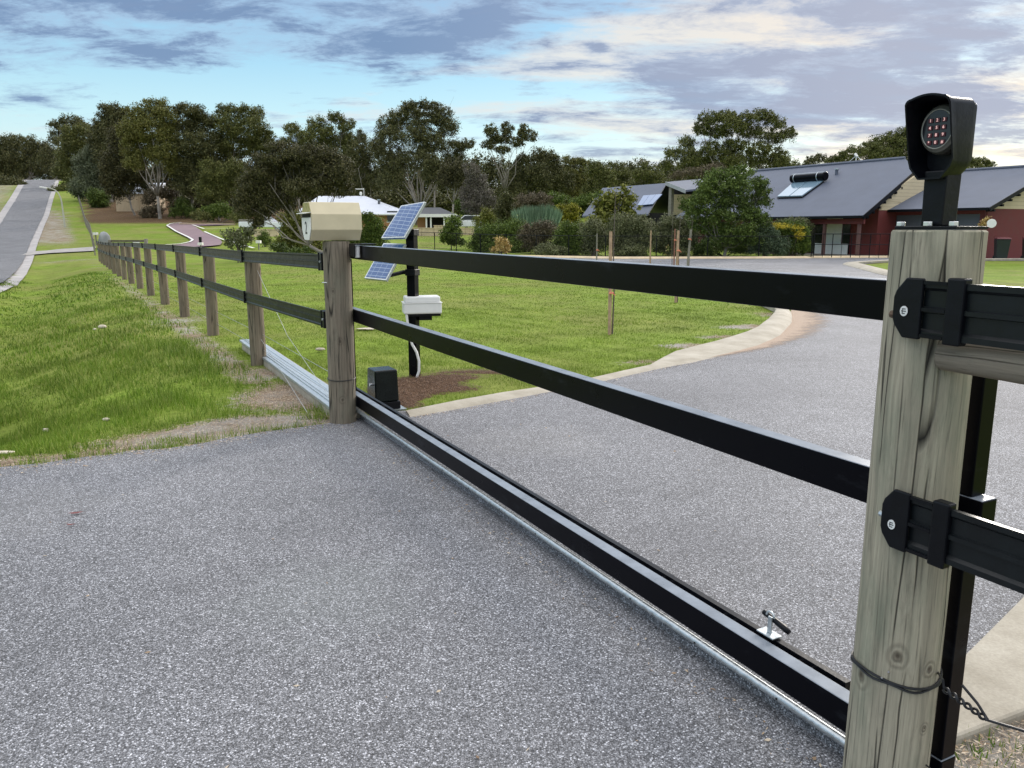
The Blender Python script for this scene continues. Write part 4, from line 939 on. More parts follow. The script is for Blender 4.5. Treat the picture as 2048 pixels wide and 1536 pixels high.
bx0, bx1 = at(808, 629, D0 - .10), at(884, 626, D0 - .02); e_ = nz((bx1 - bx0) * np.array([1, 1, 0])); wd_ = np.linalg.norm((bx1 - bx0)[:2]); e2_ = np.cross(ZV, e_); zb_ = bx0[2]; hb = mpp(D0) * 36
cb = bx0 + e_ * wd_ / 2 + e2_ * .10
bbx = part('battery_box', MB().box(cb + ZV * hb * .31, e_, e2_, ZV, wd_ / 2, .10, hb * .31), M['white'], sol, bevel=.012)
part('box_lid', MB().box(cb + ZV * hb * .80, e_, e2_, ZV, wd_ / 2 - .012, .09, hb * .175), M['white'], bbx, bevel=.014)
part('lid_rim', MB().box(cb + ZV * hb * .615, e_, e2_, ZV, wd_ / 2 + .006, .106, hb * .022), M['white'], bbx, bevel=.003)
part('shelf', MB().box(cb - ZV * .012 + e_ * .02, e_, e2_, ZV, wd_ / 2 - .03, .085, .0115), M['blackmatt'], sol, bevel=.003)
part('shelf_bracket', MB().box(cb - ZV * .045 + e_ * .03, e_, e2_, ZV, .062, .04, .021), M['blackmatt'], sol, bevel=.003)
cp = [at(x, y, D0 - .07) for x, y in [(813, 628), (815, 645), (820, 668), (824, 688), (833, 704), (838, 722), (838, 742), (833, 757), (829, 764)]]
part('conduit', MB().tube(cp, .0125, 10), M['white'], sol, smooth='auto')

# ------------------------------------------------------------------ main house (long axis along the gate line)
c1 = at(1726, 430.5, 41); s1, n1, ze1 = c1 @ T, c1 @ N, c1[2]
WR = 6.5; rr_ = onN(1810, 317, n1 + WR); sM, zM = rr_ @ T, rr_[2]; kS = (zM - ze1) / WR
def onroof(x, y, off=0.0, n0=None, z0=None, k=None):
    n0 = n1 if n0 is None else n0; z0 = ze1 if z0 is None else z0; k = kS if k is None else k
    v = ray(x, y); q = (z0 + off - H - k * n0) / (v[2] - k * (v @ N)); return v * q + np.array([0, 0, H])
Kp = onroof(1832, 339); sK, nK = Kp @ T, Kp @ N
hs_ = thing('house', 'red and cream house with long blue-grey metal roof and a solar water heater', 'house', W(s1 + 6, n1 + 6, 0))
SL = 43.5
def R1(s, n, dz=0): return W(s, n, ze1 + (n - n1) * kS + dz)
roof = part('roof', MB().prism([R1(s1, n1), R1(sK, nK), R1(sM, n1 + WR), R1(SL, n1 + WR), R1(SL, n1)], -ZV * .10), M['roof'], hs_)
part('back_roof', MB().prism([W(sM, n1 + WR + .01, zM), W(SL, n1 + WR + .01, zM), W(SL, n1 + 12.5, ze1 + .2), W(sM, n1 + 12.5, ze1 + .2)], -ZV * .10), M['roof'], hs_)
d_ = nz(R1(sK, nK) - R1(s1, n1))
part('barge_board', MB().prism([R1(s1 - .03, n1, .02), R1(sK - .03, nK, .02), R1(sK - .03, nK, -.24), R1(s1 - .03, n1, -.24)], -T * .03), M['blackmatt'], hs_)
part('ridge_cap', MB().tube([R1(sM, n1 + WR, .03), R1(SL, n1 + WR, .03)], .09, 8), M['roof'], hs_)
part('gutter', MB().gbox(s1, SL, n1 - .12, n1 - .01, ze1 - .14, ze1 - .02), M['blackmatt'], hs_)
# rafter ends under the barge
for i in range(9):
    q = .08 + i * .105; p = R1(s1, n1) * (1 - q) + R1(sK, nK) * q; part('rafter_end', MB().box(p - ZV * .30 + T * .12, T, N, ZV, .2, .05, .06), M['blackmatt'], hs_)
wall_s = s1 + .62
part('gable_wall', MB().prism([W(wall_s, n1 + 1.9, 2.35), R1(wall_s, n1 + 1.9, -.14), R1(wall_s, n1 + WR, -.14), W(wall_s, n1 + 12, ze1), W(wall_s, n1 + 12, 2.35)], T * .15), M['weather'], hs_)
part('wall', MB().gbox(wall_s, SL - .4, n1 + 1.9, n1 + 2.1, -.1, 2.55).gbox(wall_s, wall_s + .15, n1 + 2.1, n1 + 12, -.1, 2.345), M['darkred'], hs_)
part('verandah_beam', MB().gbox(s1 + .1, SL, n1 + .22, n1 + .32, ze1 - .42, ze1 - .16), M['darkred'], hs_)
def sx(px, n): v = ray(px, 450); return float(v @ T * n / (v @ N))
for px in (1719, 1650): 
    s = sx(px, n1 + .27); part('verandah_post', MB().gbox(s - .07, s + .07, n1 + .20, n1 + .34, 0, ze1 - .43), M['redbrownpaint'] if 'redbrownpaint' in M else M['fencegrey'], hs_)
nw = n1 + 1.89
d0, d1 = sx(1685, nw), sx(1655, nw)
part('door', MB().gbox(d0, d1, nw - .05, nw, .1, 2.2), M['offwhite'], hs_)
w_ = part('window', MB().gbox(sx(1702, nw), sx(1687, nw), nw - .03, nw, .1, 2.1), M['glass'], hs_)
w_ = part('window', MB().gbox(sx(1651, nw), sx(1610, nw), nw - .03, nw, .1, 2.1), M['glass'], hs_)
part('screen_panel', MB().gbox(sx(1699, nw - .2), sx(1634, nw - .2), nw - .25, nw - .2, .05, .62), M['offwhite'], hs_)
part('floor_slab', MB().gbox(s1, SL, n1 + .05, n1 + 1.9, -.1, .06), M['concrete'], hs_)
# second wing with the garage
c2 = at(1979, 414.5, 38); s2, n2, ze2 = c2 @ T, c2 @ N, c2[2]; k2 = .40; WH = 5.2
def R2(s, n, dz=0): return W(s, n, ze2 + (n - n2) * k2 + dz)
sE = wall_s + 1.0
part('roof', MB().prism([R2(s2, n2), R2(s2, n2 + WH), R2(wall_s - .01, n2 + WH), R2(wall_s - .01, n2)], -ZV * .10), M['roof'], hs_)
part('back_roof', MB().prism([W(s2, n2 + WH + .01, ze2 + WH * k2), W(wall_s - .01, n2 + WH + .01, ze2 + WH * k2), W(wall_s - .01, n2 + 2 * WH, ze2), W(s2, n2 + 2 * WH, ze2)], -ZV * .1), M['roof'], hs_)
part('ridge_cap', MB().tube([R2(s2, n2 + WH, .03), R2(wall_s, n2 + WH, .03)], .08, 8), M['roof'], hs_)
part('barge_board', MB().prism([R2(s2 - .03, n2, .02), R2(s2 - .03, n2 + WH, .02), R2(s2 - .03, n2 + WH, -.18), R2(s2 - .03, n2, -.18)], -T * .03), M['blackmatt'], hs_)
part('gutter', MB().gbox(s2, wall_s - .02, n2 - .12, n2 - .01, ze2 - .13, ze2 - .01), M['blackmatt'], hs_)
for i in range(9):
    p = R2(s2, n2 + .3 + i * .6, -.26); part('rafter_end', MB().box(p + T * .12, T, N, ZV, .2, .05, .05), M['blackmatt'], hs_)
e2s = s2 + .55; nf2 = n2 + .6
part('gable_wall', MB().prism([W(e2s, nf2, ze2 - .04), R2(e2s, nf2, -.14), R2(e2s, n2 + WH, -.14), W(e2s, n2 + 2 * WH - .6, ze2 - .04)], T * .12), M['weather'], hs_)
part('wall', MB().gbox(e2s, e2s + .12, nf2, n2 + 2 * WH - .6, -.1, ze2 - .045), M['darkred'], hs_)
g0, g1 = sx(1958, nf2), sx(1777, nf2)
part('wall', MB().gbox(e2s + .125, g0, nf2, nf2 + .15, -.1, ze2 + .1).gbox(g1, wall_s, nf2, nf2 + .15, -.1, ze2 + .1).gbox(g0 + .002, g1 - .002, nf2, nf2 + .15, 2.12, ze2 + .1), M['darkred'], hs_)
gd = MB()
for i in range(26): gd.gbox(g0 + .01, g1 - .01, nf2 + .05, nf2 + .075 + .006 * (i % 2), i * .081, i * .081 + .08)
part('garage_door', gd, M['garage'], hs_)
for px in (1757, 1972):
    s = sx(px, nf2 - .05); part('downpipe', MB().gbox(s - .04, s + .04, nf2 - .09, nf2 - .01, 0, ze2 - .14), M['darkred'], hs_)
# solar water heater on the long roof
hw_q = [onroof(1555, 394.5, .10), onroof(1604, 393, .10), onroof(1647, 362, .10), onroof(1590, 363.7, .10)]
ht = thing('solar_water_heater', 'black tank with two pale collectors mounted on the blue-grey roof', 'water heater', hw_q[0])
def lerp(a, b, q): return a + (b - a) * q
part('collector', MB().slab([hw_q[0], lerp(hw_q[0], hw_q[1], .485), lerp(hw_q[3], hw_q[2], .485), hw_q[3]], .07), M['paleglass'] if 'paleglass' in M else M['tin'], ht, bevel=.01)
part('collector', MB().slab([lerp(hw_q[0], hw_q[1], .515), hw_q[1], hw_q[2], lerp(hw_q[3], hw_q[2], .515)], .07), M['paleglass'] if 'paleglass' in M else M['tin'], ht, bevel=.01)
part('collector_frame', MB().tube([hw_q[0] - ZV * .04, hw_q[1] - ZV * .04, hw_q[2] - ZV * .04], .045, 6), M['blackmatt'], ht)
ta, tb_ = onroof(1584, 357, .38), onroof(1652, 352, .38)
tk = part('tank', MB().tube([ta, ta + (tb_ - ta) * .02, ta + (tb_ - ta) * .98, tb_], [.22, .27, .27, .22], 20), M['black'], ht, smooth='auto')
for q in (.12, .8): p = lerp(ta, tb_, q); part('tank_strap', MB().tube([p, p + (tb_ - ta) * .02], .278, 20), M['galv'], tk, smooth='auto')
p = onroof(1673, 349, 0); vt = thing('roof_vent', 'short round vent pipe standing on the roof right of the tank', 'roof vent', p)
part('vent_pipe', MB().tube([p - ZV * .1, p + ZV * .28], .09, 10), M['roof'], vt, smooth='auto'); part('vent_cap', MB().tube([p + ZV * .28, p + ZV * .34], .14, 10), M['galv'], vt, smooth='auto')
p = R1(*(lambda q: (q @ T, n1 + WR))(onN(1712, 320, n1 + WR)))
an = thing('roof_antenna', 'white antenna with short stays on the ridge of the long roof', 'antenna', p)
part('mast', MB().tube([p, p + ZV * .55], .03, 6), M['white'], an); part('antenna_head', MB().tube([p + ZV * .5 + T * .12, p + ZV * .34 - T * .08], .07, 8), M['white'], an)
part('stay', MB().tube([p + ZV * .4, p - T * .55 + ZV * .02], .018, 5), M['white'], an); part('stay', MB().tube([p + ZV * .4, p + T * .6 + ZV * .02], .018, 5), M['white'], an)
p = W(e2s - .28, n2 + .9, 1.62); ds = thing('satellite_dish', 'small round white dish on an arm at the corner of the red wall', 'satellite dish', p)
part('dish', MB().disc(at(1983, 447, 37.2), nz([-.2, -1, .1]), .20, .04, 18), M['white'], ds, bevel=.01); part('dish_arm', MB().tube([at(1983, 447, 37.25), W(e2s + .02, nf2 + .3, 1.45)], .02, 6), M['white'], ds)
def bin_(px, py, D, label, group='wheelie bins by the red wall'):
    p = at(px, py, D); p[2] = 0; b = thing('wheelie_bin', label, 'rubbish bin', p, group)
    ax = nz([.95, -.3, 0]); ay = np.cross(ZV, ax)
    def q(a, b_, z): return p + ax * a + ay * b_ + ZV * z
    part('bin_body', MB().hexa([q(-.22, -.24, .05), q(.22, -.24, .05), q(.22, .24, .05), q(-.22, .24, .05), q(-.28, -.3, .95), q(.28, -.3, .95), q(.28, .3, .95), q(-.28, .3, .95)]), M['binbody'], b, bevel=.02)
    part('bin_lid', MB().hexa([q(-.3, -.34, .955), q(.3, -.34, .955), q(.3, .34, .955), q(-.3, .34, .955), q(-.27, -.3, 1.01), q(.27, -.3, 1.01), q(.27, .32, 1.05), q(-.27, .32, 1.05)]), M['binlid'], b, bevel=.015)
    for e in (-1, 1): part('wheel', MB().tube([q(e * .2, .27, .1), q(e * .25, .27, .1)], .1, 14), M['tyre'], b)
bin_(2001, 515, 37.6, 'dark green wheelie bin with dark red lid against the red wall')
bin_(2058, 515, 37.4, 'wheelie bin cut off by the right edge of the picture')
# left-hand wing of the house, further back
hw2 = thing('house_wing', 'blue-grey roofed wing with solar panels and a dark open gable behind shrubs', 'house', at(1310, 500, 60) * np.array([1, 1, 0]) + ZV * terr(10.8, 60))
c3 = at(1296, 428, 60); s3, n3, ze3 = c3 @ T, c3 @ N, c3[2]; q3 = onN(1333, 366, n3 + 4.2); k3 = (q3[2] - ze3) / 4.2; sr3 = q3 @ T
def R3(s, n, dz=0): return W(s, n, ze3 + (n - n3) * k3 + dz)
part('roof', MB().prism([R3(s3, n3), R3(sr3, n3 + 4.2), R3(sr3 + 9, n3 + 4.2), R3(s3 + 9, n3)], -ZV * .12), M['roof'], hw2)
part('back_roof', MB().prism([R3(sr3, n3 + 4.2), R3(sr3 + 9, n3 + 4.2), W(sr3 + 9, n3 + 8.4, ze3), W(sr3, n3 + 8.4, ze3)], -ZV * .12), M['roof'], hw2)
def on3(x, y, off): return onroof(x, y, off, n3, ze3, k3)
qd = [on3(1275, 412, .12), on3(1306, 409, .12), on3(1325, 389, .12), on3(1287, 392, .12)]
for i in range(3):
    a, b_ = i / 3 + .006, (i + 1) / 3 - .006
    qq = [lerp(qd[0], qd[1], a), lerp(qd[0], qd[1], b_), lerp(qd[3], qd[2], b_), lerp(qd[3], qd[2], a)]
    part('roof_solar_panel', MB().slab(qq, .05), M['roofpv'], hw2)
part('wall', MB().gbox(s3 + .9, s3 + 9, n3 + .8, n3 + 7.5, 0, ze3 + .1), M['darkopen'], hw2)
pA = at(1341, 440, 57.5); zg = float(at(1341, 371, 57.5)[2]); part('gable_post', MB().box((pA[0], pA[1], zg / 2), T, N, ZV, .15, .12, zg / 2), M['fencegrey'], hw2)
sk = [at(1332, 364, 58), at(1372, 380, 54.5), at(1424, 374, 57), at(1400, 358, 63)]
part('skillion_roof', MB().prism(sk, -ZV * .12), M['roof'], hw2)
part('skillion_fascia', MB().prism([sk[0] + np.array([-.03, -.05, .03]), sk[1] + np.array([-.03, -.05, .03]), sk[1] + np.array([-.03, -.05, -.22]), sk[0] + np.array([-.03, -.05, -.22])], np.array([-.03, -.05, 0])), M['fascia'], hw2)
wl = at(1345, 389, 60); wr = at(1420, 389, 60)
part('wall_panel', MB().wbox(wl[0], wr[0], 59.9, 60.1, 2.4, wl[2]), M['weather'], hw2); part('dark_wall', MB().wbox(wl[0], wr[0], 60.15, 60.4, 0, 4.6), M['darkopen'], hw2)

# ------------------------------------------------------------------ black mesh fence before the shrubs
pf = [at(830, 497, 54), at(890, 501, 51), at(1000, 507, 46.5), at(1200, 518, 40.5), at(1400, 519, 40.3), at(1540, 517, 40.2), at(1622, 515, 39.9)]
pf = [np.array([p[0], p[1], float(terr(p[0], p[1]))]) for p in pf]
fm = thing('mesh_fence', 'low black mesh fence along the far edge of the driveway before the shrubs', 'fence', pf[3])
pp = np.array(pf); dd = np.r_[0, np.cumsum(np.linalg.norm(np.diff(pp[:, :2], axis=0), axis=1))]
def onpath(q): return np.array([np.interp(q, dd, pp[:, k]) for k in range(3)])
nq = int(dd[-1] / 2.35)
FH = 1.06
for i in range(nq + 1): p = onpath(dd[-1] * i / nq); part('post', MB().tube([p - ZV * .1, p + ZV * (FH + .02)], .027, 8), M['blackmatt'], fm)
part('top_rail', MB().tube([onpath(q) + ZV * FH for q in np.linspace(0, dd[-1], 40)], .018, 6), M['blackmatt'], fm)
part('bottom_rail', MB().tube([onpath(q) + ZV * .08 for q in np.linspace(0, dd[-1], 40)], .012, 6), M['blackmatt'], fm)
mw = []
for q in np.arange(0, dd[-1] - 1.1, .11):
    for sg_ in (0, 1):
        a, b_ = onpath(q) + ZV * (.08 if sg_ else FH), onpath(q + 1.0) + ZV * (FH if sg_ else .08)
        n_ = nz(np.cross(b_ - a, [0, 1, 0])) * .0022; mw.append([a - n_, a + n_, b_ + n_, b_ - n_])
o = fastmesh('mesh_wires', np.array(mw), 4, M['blackmatt'], fm)
rl = thing('railing', 'black tubular railing across the front of the red house verandah', 'railing', at(1700, 515, 40) * np.array([1, 1, 0]))
ra, rb = at(1626, 515, 39.8), at(1776, 515, 39.2); ra[2] = rb[2] = .05
for z in (.12, 1.12, .62): part('rail', MB().tube([ra + ZV * z, rb + ZV * z], .02, 6), M['blackmatt'], rl)
for q in np.linspace(0, 1, 9): p = lerp(ra, rb, q); part('post' if round(q * 8) % 2 == 0 else 'baluster', MB().tube([p, p + ZV * 1.12], .022 if round(q * 8) % 2 == 0 else .012, 6), M['blackmatt'], rl)

# ------------------------------------------------------------------ far houses, sheds, walls, vehicles
def hiproof(x0, x1, y0, y1, z, zr, rx0, rx1, mat, parent, over=.5, thick=.12):
    ym = (y0 + y1) / 2; A = [np.array(p, float) for p in [(x0 - over, y0 - over, z), (x1 + over, y0 - over, z), (x1 + over, y1 + over, z), (x0 - over, y1 + over, z), (rx0, ym, zr), (rx1, ym, zr)]]
    mb = MB(); mb.addvf(A, [(0, 1, 5, 4), (1, 2, 5), (2, 3, 4, 5), (3, 0, 4), (0, 3, 2, 1)]); return part('roof', mb, mat, parent)
D = 86; gz = float(terr(at(740, 450, D)[0], D)) ; x0 = at(600, 450, D)[0]; x1 = at(803, 450, D)[0]; ze = at(770, 428, D)[2]
wh = thing('house', 'orange brick house with a pale metal hip roof behind the mailbox', 'house', ((x0 + x1) / 2, D, gz))
ro = hiproof(x0, x1, D, D + 11, ze, at(728, 392, D + 5.5)[2], at(640, 450, D + 5.5)[0], at(730, 392, D + 5.5)[0], M['tin'], wh)
part('wall', MB().wbox(x0, x1, D, D + 11, gz - .5, ze - .02), M['brick'], wh)
wx = at(786, 440, D)[0]; wn = part('window', MB().wbox(wx - .6, wx + .6, D - .04, D - .005, gz + .9, gz + 2.0), M['glass'], wh); part('window_frame', MB().wbox(wx - .68, wx + .68, D - .02, D - .003, gz + .82, gz + .895), M['offwhite'], wn)
part('gutter', MB().wbox(x0 - .5, x1 + .5, D - .62, D - .5, ze - .12, ze), M['offwhite'], wh)
p = at(728, 392, D + 5.5); an = thing('roof_antenna', 'mast with flat antenna and dish on the peak of the pale hip roof', 'antenna', p)
part('mast', MB().tube([p, p + ZV * .85], .03, 5), M['offwhite'], an); part('antenna_boom', MB().tube([p + ZV * .72 + np.array([-.95, 0, .03]), p + ZV * .75], .045, 5), M['offwhite'], an); part('dish', MB().sphere(p + np.array([-.32, -.1, .25]), (.16, .08, .22), 10, 6), M['offwhite'], an)
p = at(758, 405, D + 2.8); vt = thing('roof_vent', 'little dark vent on the slope of the pale hip roof', 'roof vent', p); part('vent_pipe', MB().tube([p - ZV * .3, p + ZV * .22], .13, 8), M['darkroof'], vt); part('vent_cap', MB().tube([p + ZV * .22, p + ZV * .34], .18, 8), M['galv'], vt)
D = 80; x0 = at(828, 450, D)[0]; x1 = at(906, 450, D)[0]; gz = float(terr((x0 + x1) / 2, D)); ze = at(870, 431, D)[2]
cp_ = thing('carport', 'low carport with dark roof, white fascia and slim posts', 'carport', ((x0 + x1) / 2, D, gz))
hiproof(x0, x1, D, D + 9, ze, at(860, 415, D + 4.5)[2], at(838, 415, D + 4.5)[0], at(880, 418, D + 4.5)[0], M['darkroof'], cp_, .3)
part('fascia', MB().wbox(x0 - .35, x1 + .4, D - .36, D - .31, ze - .16, ze + .14), M['offwhite'], cp_)
for px in (853, 862, 888.5): x = at(px, 440, D)[0]; part('post', MB().wbox(x - .07, x + .07, D - .2, D - .06, gz - .3, ze - .01), M['offwhite'], cp_)
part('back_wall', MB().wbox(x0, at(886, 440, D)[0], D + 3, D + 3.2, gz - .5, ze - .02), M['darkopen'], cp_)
part('brick_wall', MB().wbox(x0 + .2, at(850, 440, D)[0], D + 1.2, D + 1.4, gz - .5, ze - .02), M['brick'], cp_)
def lowwall(pxa, pxb, ytop, D, label, hgt=None, ybot=None):
    a, b_ = at(pxa, ytop, D), at(pxb, ytop, D); gz = float(terr((a[0] + b_[0]) / 2, D)); zt_ = a[2]; zb_ = min(gz - .2, zt_ - .3)
    w_ = thing('retaining_wall', label, 'low wall', ((a[0] + b_[0]) / 2, D, gz), 'low limestone walls in the far gardens'); n = max(3, int((b_[0] - a[0]) / .9)); mb = MB()
    for i in range(n):
        for r_ in range(2):
            xa = a[0] + (b_[0] - a[0]) * i / n; xb = a[0] + (b_[0] - a[0]) * (i + 1) / n; mb.wbox(xa + .01, xb - .01, D - .2 + .01 * ((i + r_) % 2), D + .2, zb_ + (zt_ - zb_) * r_ * .6, zb_ + (zt_ - zb_) * (.59 + .41 * r_))
    part('block_courses', mb, M['sandstone'], w_, bevel=.01); part('capping', MB().wbox(a[0] - .03, b_[0] + .03, D - .24, D + .22, zt_ + .002, zt_ + .07), M['sandstone'], w_, bevel=.01)
lowwall(818, 893, 457, 74, 'long limestone retaining wall below the carport')
lowwall(868, 888, 452, 77, 'short raised limestone step in front of the carport posts')
lowwall(922, 948, 457.5, 76, 'limestone wall below the small white car between green shrubs')
lowwall(508, 556, 459.5, 76, 'limestone wall below the white utility vehicle')
lowwall(360, 470, 447.5, 100, 'long pale low wall at the far end of the mauve drive')
D = 122; x0 = at(231, 400, D)[0]; x1 = at(296, 400, D)[0]; gz = float(terr((x0 + x1) / 2, D))
sh = thing('shed', 'tan corrugated shed with pale roof edge among the gum trees', 'shed', ((x0 + x1) / 2, D, gz)); zt_ = at(260, 388, D)[2]; z2 = at(260, 378, D)[2]
part('wall', MB().wbox(x0, x1, D, D + 6, gz - .4, zt_), M['shedwall'], sh)
part('roof', MB().hexa([(x0 - .2, D - .2, zt_ + .01), (x1 + .2, D - .2, zt_ + .01), (x1 + .2, D + 6.2, z2 + .6), (x0 - .2, D + 6.2, z2 + .6), (x0 - .2, D - .2, z2), (x1 + .2, D - .2, z2), (x1 + .2, D + 6.2, z2 + 1.2), (x0 - .2, D + 6.2, z2 + 1.2)]), M['tin'], sh)
part('door', MB().wbox(x0 + 1.6, x0 + 3.4, D - .05, D - .005, gz - .2, gz + 2.1), M['shedwall'], sh)
def vehicle(name, px, py, D, L, flip, label, ute):
    p = at(px, py, D); p[2] = float(terr(p[0], p[1])) + .05; c = thing(name, label, 'car', p); f = -1 if flip else 1
    def q(x, y, z): return p + np.array([f * x, y, z])
    h = L / 2; w_ = .88
    prof = [(-h, .45), (-h, .95), (-h + .1, 1.0), (.25 * h, 1.0), (.95 * h, .92), (h, .75), (h, .42)]
    part('body', MB().prism([q(x, -w_, z) for x, z in prof], np.array([0, 2 * w_, 0])), M['carwhite'], c, bevel=.05)
    cab = [(-.15 * h if ute else -.85 * h, 1.0), (-.12 * h if ute else -.7 * h, 1.55), (.12 * h, 1.58), (.45 * h, 1.0)]
    cb_ = part('cab', MB().prism([q(x, -w_ * .9, z + .002) for x, z in cab], np.array([0, 1.8 * w_, 0])), M['carwhite'], c, bevel=.05)
    wc = [(cab[0][0] + .12, 1.1), (cab[1][0] + .1, 1.48), (.10 * h, 1.5), (.34 * h, 1.1)]
    part('side_window', MB().prism([q(x, -w_ * .9 - .012, z) for x, z in wc], np.array([0, .01, 0])), M['glass'], cb_)
    for x in (-.62 * h, .62 * h):
        for y in (-w_ + .02, w_ - .22): wh_ = part('wheel', MB().tube([q(x, y, .36), q(x, y + .2, .36)], .35, 18), M['tyre'], c); part('rim', MB().tube([q(x, y - .01, .36), q(x, y + .05, .36)], .2, 12), M['galv'], wh_)
    if ute: part('tray', MB().prism([q(x, -w_ * .98, z) for x, z in [(-h, 1.002), (-h, 1.22), (-.22 * h, 1.22), (-.22 * h, 1.002)]], np.array([0, 2 * w_ * .98, 0])), M['fencegrey'], c, bevel=.02)
vehicle('utility_vehicle', 531, 455, 84, 4.9, False, 'white utility vehicle parked in the far garden behind the dark she-oak', True)
vehicle('parked_car', 935, 453, 84, 4.2, True, 'small white car just visible between garden shrubs beyond the mesh fence', False)
# letterboxes, boulder, rail, lamp and far fence
def letterbox(px, pyb, pyt, label, dark=False, D=None, wpx=9):
    b_ = onT(px, pyb, 30); D = b_[1]; zt_ = at(px, pyt, D)[2]; m_ = mpp(D); l_ = thing('letterbox', label, 'letterbox', b_, 'letterboxes along the far roadside')
    part('stem', MB().wbox(b_[0] - .04, b_[0] + .04, D - .04, D + .04, b_[2] - .1, zt_ - .2), M['fencegrey'], l_)
    part('box', MB().wbox(b_[0] - wpx * m_ / 2, b_[0] + wpx * m_ / 2, D - .16, D + .16, zt_ - .2, zt_), M['offwhite'], l_, bevel=.01)
    if dark: part('box_top', MB().wbox(b_[0] - .09, b_[0] + .09, D - .09, D + .09, zt_ + .002, zt_ + .42), M['blackmatt'], l_, bevel=.02)
letterbox(518, 499, 481, 'white letterbox on a thin stem beside the she-oak shrub')
letterbox(402, 499, 485, 'letterbox with dark upright top at the mouth of the mauve drive', True)
letterbox(193, 490, 465, 'pale letterbox beside the grey boulder', wpx=8)
p = onT(210, 489, 30); bo = MB().rock(p + ZV * .35, (.5, .42, .66), 4); tag(part('boulder', bo, M['boulder'], None, smooth=True), 'rounded grey boulder standing behind the far end of the rail fence', 'boulder')
p = onT(255, 495, 30); D = p[1]; lr = thing('entry_rail', 'dark horizontal rail with a white plate behind the rail fence', 'rail', p)
xa, xb = at(222, 481, D)[0], at(289, 481, D)[0]; zz = at(255, 482, D)[2]
part('rail', MB().wbox(xa, xb, D - .04, D + .04, zz - .07, zz + .07), M['barkdark'], lr); part('post', MB().wbox(xb, xb + .22, D - .12, D + .12, p[2] - .2, zz + .16), M['fencegrey'], lr, bevel=.02); part('post', MB().wbox(xa - .2, xa, D - .1, D + .1, p[2] - .2, zz + .1), M['fencegrey'], lr, bevel=.02)
x_ = at(273, 485, D)[0]; part('plate', MB().wbox(x_ - .26, x_ + .26, D - .07, D - .045, zz - .27, zz - .075), M['offwhite'], lr)
p = onT(130, 454, 60); D = p[1]; sl = thing('street_lamp', 'pale street lamp with curved arm reaching over the uphill road', 'street lamp', p)
pts = [at(x, y, D) for x, y in [(130, 454), (127, 430), (123.5, 405), (121, 395), (116.5, 386), (110, 380), (101, 376.5), (92, 375)]]
part('pole', MB().tube(pts[:3], [.11, .10, .085], 8), M['lampgrey'], sl, smooth='auto'); part('arm', MB().tube(pts[2:], [.08, .075, .07, .06, .05, .045], 8), M['lampgrey'], sl, smooth='auto')
part('lamp_head', MB().box(at(87, 375, D), nz(pts[-1] - pts[-2]), np.cross(ZV, nz(pts[-1] - pts[-2])), ZV, .42, .14, .08), M['offwhite'], sl, bevel=.03)
ff = [(185, 497, 56), (180, 478, 80), (173, 462, 95), (170, 443, 108), (167, 424, 123), (161, 398, 148), (157, 384, 165)]
fo = thing('far_fence', 'grey timber post fence climbing the hill beside the road', 'fence', at(*ff[0]) * np.array([1, 1, 0]) + ZV * float(terr(*at(*ff[0])[:2])))
P_ = np.array([[(x - 1024) / (FPX / .9818) * D, D] for x, y, D in ff]); dq = np.r_[0, np.cumsum(np.linalg.norm(np.diff(P_, axis=0), axis=1))]; path = []
for i, q in enumerate(np.arange(0, dq[-1], 4.2)):
    x = np.interp(q, dq, P_[:, 0]); y = np.interp(q, dq, P_[:, 1]); z = float(terr(x, y)); path.append((x, y, z)); part('post', MB().tube([(x, y, z - .2), (x, y, z + 1.1)], .05, 6), M['fencegrey'], fo)
for h_ in (1.08, .62): part('rail', MB().tube([(x, y, z + h_) for x, y, z in path], .014, 4), M['fencegrey'], fo)

# ------------------------------------------------------------------ staked saplings on the lawn
def sapling(bx_, by_, D, stk, stem, tape, label, lv=None, w_=.019):
    b_ = np.array([(bx_ - 1024) / (FPX / .9818) * D, D, 0.0]); b_[2] = float(terr(b_[0], D)); s_ = thing('staked_sapling', label, 'sapling', b_, 'staked saplings on the lawn')
    if stk: top = at(stk[0], stk[1], D); part('stake', MB().tube([b_ - ZV * .05, lerp(b_, top, .5), top], [w_, w_, w_ * .9], 4), M[stk[2]], s_)
    if stem:
        top = at(stem[0], stem[1], D + .02); st0 = b_ + np.array([stem[2], .02, 0]); pts = [st0, lerp(st0, top, .3) + np.array([.012, 0, 0]), lerp(st0, top, .6) + np.array([-.01, 0, 0]), top]; part('stem', MB().tube(pts, [.012, .010, .007, .004], 6), M['barkdark'], s_)
    for ty in tape or []:
        t_ = at(stk[0] + (bx_ - stk[0]) * .5, ty, D - .03); part('tie', MB().box(t_, (1, 0, 0), (0, 1, 0), (.25, 0, 1), .028, .028, .012).box(t_ + np.array([.04, 0, -.02]), (1, 0, -.6), (0, 1, 0), (.6, 0, 1), .022, .003, .006), M['pinktape'], s_)
    if lv:
        g = rng.normal(0, 1, (lv[3], 3)) * np.array([lv[2], lv[2], lv[2]]) + at(lv[0], lv[1], D); fastmesh('leaves', leafquads(g, .05), 4, M['dry'], s_)
def leafquads(C, L, asp=.36, droop=.0):
    n = len(C); d = rng.normal(0, 1, (n, 3)); d[:, 2] -= droop; d /= np.linalg.norm(d, axis=1)[:, None]; r_ = rng.normal(0, 1, (n, 3)); s_ = np.cross(d, r_); s_ /= np.linalg.norm(s_, axis=1)[:, None] + 1e-9
    l_ = (L * rng.uniform(.6, 1.25, n))[:, None]; return np.stack([C - d * l_ * .5, C + s_ * l_ * asp * .5 + d * l_ * .05, C + d * l_ * .5, C - s_ * l_ * asp * .5 + d * l_ * .05], 1)
